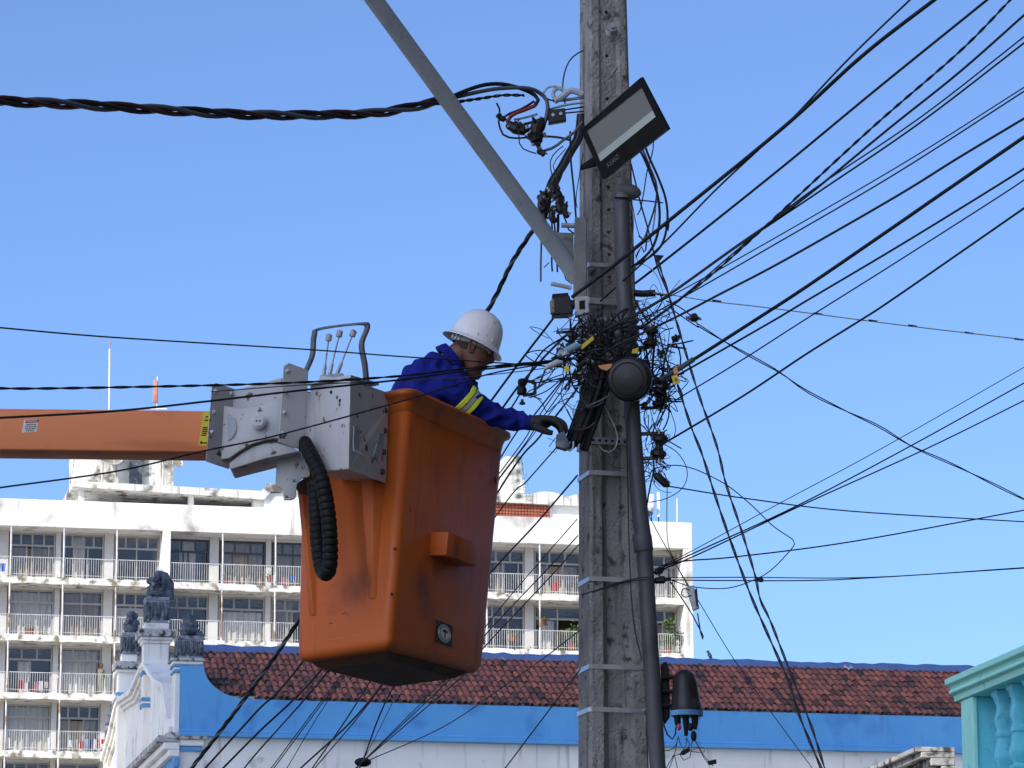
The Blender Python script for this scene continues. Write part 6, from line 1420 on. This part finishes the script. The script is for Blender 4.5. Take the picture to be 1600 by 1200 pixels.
# --- glove: palm, four bent fingers and a thumb
m = MB()
limb(m, [(822, 660, 16.2), (834, 661, 16.2), (846, 660, 16.19), (856, 658, 16.18)], [.033, .037, .037, .029], [.034, .042, .047, .045])
fing = [((853, 654, 16.125), (866, 657, 16.115), (876, 665, 16.11), (879, 676, 16.11)), ((855, 654, 16.155), (870, 656, 16.15), (881, 663, 16.14), (885, 675, 16.135)), ((855, 655, 16.185), (869, 658, 16.18), (880, 666, 16.17), (883, 678, 16.165)), ((853, 658, 16.212), (864, 662, 16.21), (873, 669, 16.2), (876, 678, 16.195))]
for i, f in enumerate(fing):
    r_ = (.0145, .015, .0145, .0125)[i]; limb(m, [(f[0][0] - 8, f[0][1] + 2, f[0][2]), *f], [r_ * 1.15, r_ * 1.1, r_, r_ * .95, r_ * .8])
limb(m, [(836, 666, 16.15), (846, 671, 16.125), (856, 675, 16.115), (864, 676.5, 16.115)], [.020, .0175, .015, .012])
organic(m, 'glove', 'glove', man, .0042, 3)
m = MB(); limb(m, [(755, 720, 16.45), (768, 738, 16.40)], [.035, .04]); 
for k in range(4): limb(m, [(766, 735, 16.36 + k * .022), (772, 748, 16.36 + k * .022), (772, 758, 16.37 + k * .02)], [.012, .011, .009])
limb(m, [(760, 730, 16.36), (762, 745, 16.34)], [.015, .011]); organic(m, 'glove', 'glove', man, .005, 3)
# --- head
pt = R(24); hf = Vector((math.cos(pt), 0, -math.sin(pt))); hu = Vector((math.sin(pt), 0, math.cos(pt))); hy = Vector((0, 1, 0))
HC = P(740, 547, YW)
def H(x, y, z): return HC + hf * x + hy * y + hu * z
lev = [(-.128, .052, .068, .034, .016), (-.122, .066, .079, .022, .030), (-.112, .072, .085, .012, .042), (-.100, .074, .0865, .002, .050), (-.088, .074, .082, -.010, .056), (-.079, .075, .080, -.02, .059), (-.072, .077, .0865, -.028, .061), (-.066, .078, .089, -.034, .063), (-.0615, .078, .0855, -.04, .064), (-.057, .079, .0905, -.045, .065), (-.050, .080, .092, -.052, .0665), (-.043, .081, .0885, -.06, .068), (-.034, .082, .093, -.068, .069), (-.027, .083, .105, -.076, .070), (-.018, .084, .1135, -.084, .0715), (-.009, .084, .1125, -.090, .073), (.002, .083, .106, -.096, .074), (.013, .082, .099, -.100, .075), (.024, .084, .093, -.103, .0755), (.033, .088, .094, -.105, .076), (.043, .091, .096, -.106, .0765), (.055, .090, .093, -.106, .0765), (.07, .086, .088, -.102, .075), (.085, .076, .078, -.092, .069), (.098, .058, .06, -.074, .056), (.106, .03, .03, -.04, .032)]
n = 64; vs = []
for (z, fb, fc, bk_, wd) in lev:
    xc = (fb + bk_) / 2; ax2 = (fb - bk_) / 2
    for k in range(n):
        th = 2 * math.pi * k / n; c_, s_ = math.cos(th), math.sin(th); e = .82
        x = xc + ax2 * math.copysign(abs(c_) ** e, c_); y = wd * math.copysign(abs(s_) ** e, s_)
        if c_ > 0:
            sg = .0125 if -.03 < z < .03 else (.024 if z < -.03 else .04)
            if -.03 < z < .0: sg = .016
            x += (fc - fb) * math.exp(-(y / sg) ** 2)
            for ey in (-.032, .032):     # eye sockets, cheeks
                x -= .011 * math.exp(-((y - ey) / .014) ** 2 - ((z - .018) / .011) ** 2)
                x += .004 * math.exp(-((y - ey * 1.25) / .018) ** 2 - ((z + .022) / .018) ** 2)
                x += .005 * math.exp(-((y - ey * .4) / .007) ** 2 - ((z + .022) / .006) ** 2)
                x += .004 * math.exp(-((y - ey) / .02) ** 2 - ((z - .036) / .006) ** 2)
        vs.append(H(x, y, z))
K = len(lev); fs = [(i * n + k, i * n + (k + 1) % n, (i + 1) * n + (k + 1) % n, (i + 1) * n + k) for i in range(K - 1) for k in range(n)] + [tuple(range(n)), tuple((K - 1) * n + k for k in range(n))]
hd = MB().add(vs, fs).build('head', M['skin'], man, smooth=75)
# hair: a thin close-cropped layer round back and sides
hv = []; hl = [l for l in lev if l[0] > -.03 and l[0] < .09]; kk = [k for k in range(n) if math.cos(2 * math.pi * k / n) < .22]
kk = sorted(kk); m = MB(); 
for (z, fb, fc, bk_, wd) in hl:
    xc = (fb + bk_) / 2; ax2 = (fb - bk_) / 2
    for k in kk:
        th = 2 * math.pi * k / n; c_, s_ = math.cos(th), math.sin(th); zz = z + (0.0 if c_ < -.2 else max(0, (.0 - z)) * 1.0)
        hv.append(H(xc + (ax2 + .003) * math.copysign(abs(c_) ** .82, c_), (wd + .003) * math.copysign(abs(s_) ** .82, s_), zz))
nk = len(kk); m.add(hv, [(i * nk + j, i * nk + j + 1, (i + 1) * nk + j + 1, (i + 1) * nk + j) for i in range(len(hl) - 1) for j in range(nk - 1)]); m.build('hair', M['hair'], man, smooth=75, fix=False)
for s_ in (-1, 1):
    e = MB(); RX = Matrix((hf, hy, hu)).transposed()
    e.ball(H(-.006, s_ * .0755, -.004), .03, 12, (.62, .22, 1.05), RX)
    e.tube([H(.006, s_ * .079, -.022), H(.004, s_ * .083, -.03), H(-.006, s_ * .084, -.028), H(-.018, s_ * .086, -.01), H(-.023, s_ * .088, .008), H(-.018, s_ * .088, .024), H(-.004, s_ * .086, .030), H(.008, s_ * .082, .022), H(.009, s_ * .08, .01)], .0042, 7)
    e.build('ear', M['skin'], man, smooth=60)
    MB().ball(H(.0735, s_ * .031, .017), .0118, 12).build('eye', M['eye'], man); MB().ball(H(.0835, s_ * .031, .0155), .0045, 8, (.5, 1, 1)).build('iris', M['hair'], man)
    MB().ball(H(.0745, s_ * .031, .0205), .0128, 12, (1, 1.05, .8)).build('eyelid', M['skin'], man)
    MB().tube([H(.090, s_ * .014, .036), H(.0905, s_ * .028, .041), H(.078, s_ * .048, .038)], [.003, .0038, .002], 6).build('eyebrow', M['hair'], man)
MB().tube([H(.084, -.022, -.0617), H(.0895, 0, -.0612), H(.084, .022, -.0617)], .0013, 6).build('mouth_line', M['hair'], man)
# --- hard hat, full brim
tp = R(24.5); nf = Vector((math.cos(tp), 0, -math.sin(tp))); nu = Vector((math.sin(tp), 0, math.cos(tp))); OC = P(741, 534, YW)
prof = [(.0, .158), (.18, .1565), (.36, .150), (.54, .139), (.70, .122), (.83, .098), (.92, .068), (.97, .036), (.995, .010), (1.02, .0), (1.10, -.006), (1.21, -.014), (1.235, -.018), (1.24, -.021), (1.225, -.021), (1.10, -.012), (1.0, -.006), (.955, .0), (.95, .03), (.88, .07), (.7, .112), (.4, .14), (.0, .15)]
n = 56; vs = []
for rr, h in prof:
    for k in range(n):
        th = 2 * math.pi * k / n; a_, b_ = .125, .106
        if rr > 1: a_ += .0; b_ += .010 * (rr - 1) / .24
        hh = h + (.004 * math.exp(-((math.sin(th) * rr * b_) / .012) ** 2) * (1 if h > .03 and rr < .95 else 0))
        if rr > 1.02: hh += -.006 * (math.cos(th) ** 2) * (1 if math.cos(th) > 0 else .5) * (rr - 1) / .24
        vs.append(OC + nf * (rr * a_ * math.cos(th)) + hy * (rr * b_ * math.sin(th)) + nu * hh)
K = len(prof); MB().add(vs, [(i * n + k, i * n + (k + 1) % n, (i + 1) * n + (k + 1) % n, (i + 1) * n + k) for i in range(K - 1) for k in range(n)]).build('hard_hat', M['helmet'], man, smooth=60)
# suspension band and nape strap
m = MB(); q = [OC + nf * (.098 * math.cos(th)) + hy * (.084 * math.sin(th)) + nu * (-.016 - .012 * max(0, -math.cos(th))) for th in [2 * math.pi * k / 32 for k in range(33)]]
for a, b in zip(q[:-1], q[1:]):
    o_ = nu * .011; r1 = (a - OC).normalized() * .002; m.add([a - o_, b - o_, b + o_, a + o_, a - o_ + r1, b - o_ + r1, b + o_ + r1, a + o_ + r1], [(0, 1, 2, 3), (4, 5, 6, 7), (0, 1, 5, 4), (3, 2, 6, 7)])
m.build('headband', M['reflective'], man, smooth=40)
m = MB()
for k in range(3):
    m.tube([OC + nf * (-.10 + k * .016) + hy * (-.06 - k * .006) + nu * (-.004), OC + nf * (-.098 + k * .016) + hy * (-.055 - k * .01) + nu * (-.038)], .004, 6)
m.build('suspension_strap', M['helmet'], man)
MB().cbox(OC + nf * .012 - hy * .1045 + nu * .02, .004, .006, .016).build('accessory_slot', M['reflective'], man, smooth=0)
MB().cbox(OC + nf * .085 - hy * .078 + nu * .028, .006, .006, .018, Matrix.Rotation(R(25), 4, 'Y')).build('accessory_slot', M['wire_white'], man, smooth=0)

# ============================================================= a figure in a far doorway
M['khaki'] = mat('khaki_cloth', (.20, .20, .15), (.15, .15, .11), 5, .9); M['pinkshirt'] = mat('pale_shirt', (.42, .36, .32), None, 5, .9)
fgy = thing('person', 'distant person in a dark open doorway on the third balcony row, arm raised', 'person', ap3(158, 1083, 1.0))
def fl_(x, y, w=1.0): return ap3(x, y, w)
m = MB()
etube(m, [fl_(158, 1062), fl_(158, 1054), fl_(158, 1048), fl_(158, 1045)], [.14, .13, .16, .06], [.11, .10, .12, .06], 12)
m.ball(fl_(158.6, 1040), .105, 10, (.9, 1, 1.15))
for d in (-1.8, 1.8): etube(m, [fl_(158 + d, 1061), fl_(158 + d, 1072), fl_(158 + d, 1083)], [.085, .065, .05], [.085, .065, .05], 10)
etube(m, [fl_(155, 1048.5), fl_(152.6, 1043), fl_(154, 1035.5)], [.05, .042, .035], [.05, .042, .035], 8)
etube(m, [fl_(161, 1048.5), fl_(163, 1055), fl_(162, 1061)], [.05, .042, .035], [.05, .042, .035], 8)
organic(m, 'body', 'skin', fgy, .03, 2)
m = MB(); etube(m, [fl_(158, 1063), fl_(158, 1054), fl_(158, 1048), fl_(158, 1045.6)], [.16, .15, .185, .08], [.13, .12, .14, .08], 14); organic(m, 'shirt', 'khaki', fgy, .03, 1)
m = MB()
for d in (-1.8, 1.8): etube(m, [fl_(158 + d, 1061), fl_(158 + d, 1072), fl_(158 + d, 1081)], [.10, .08, .07], [.10, .08, .07], 10)
organic(m, 'trousers', 'khaki', fgy, .03, 1)
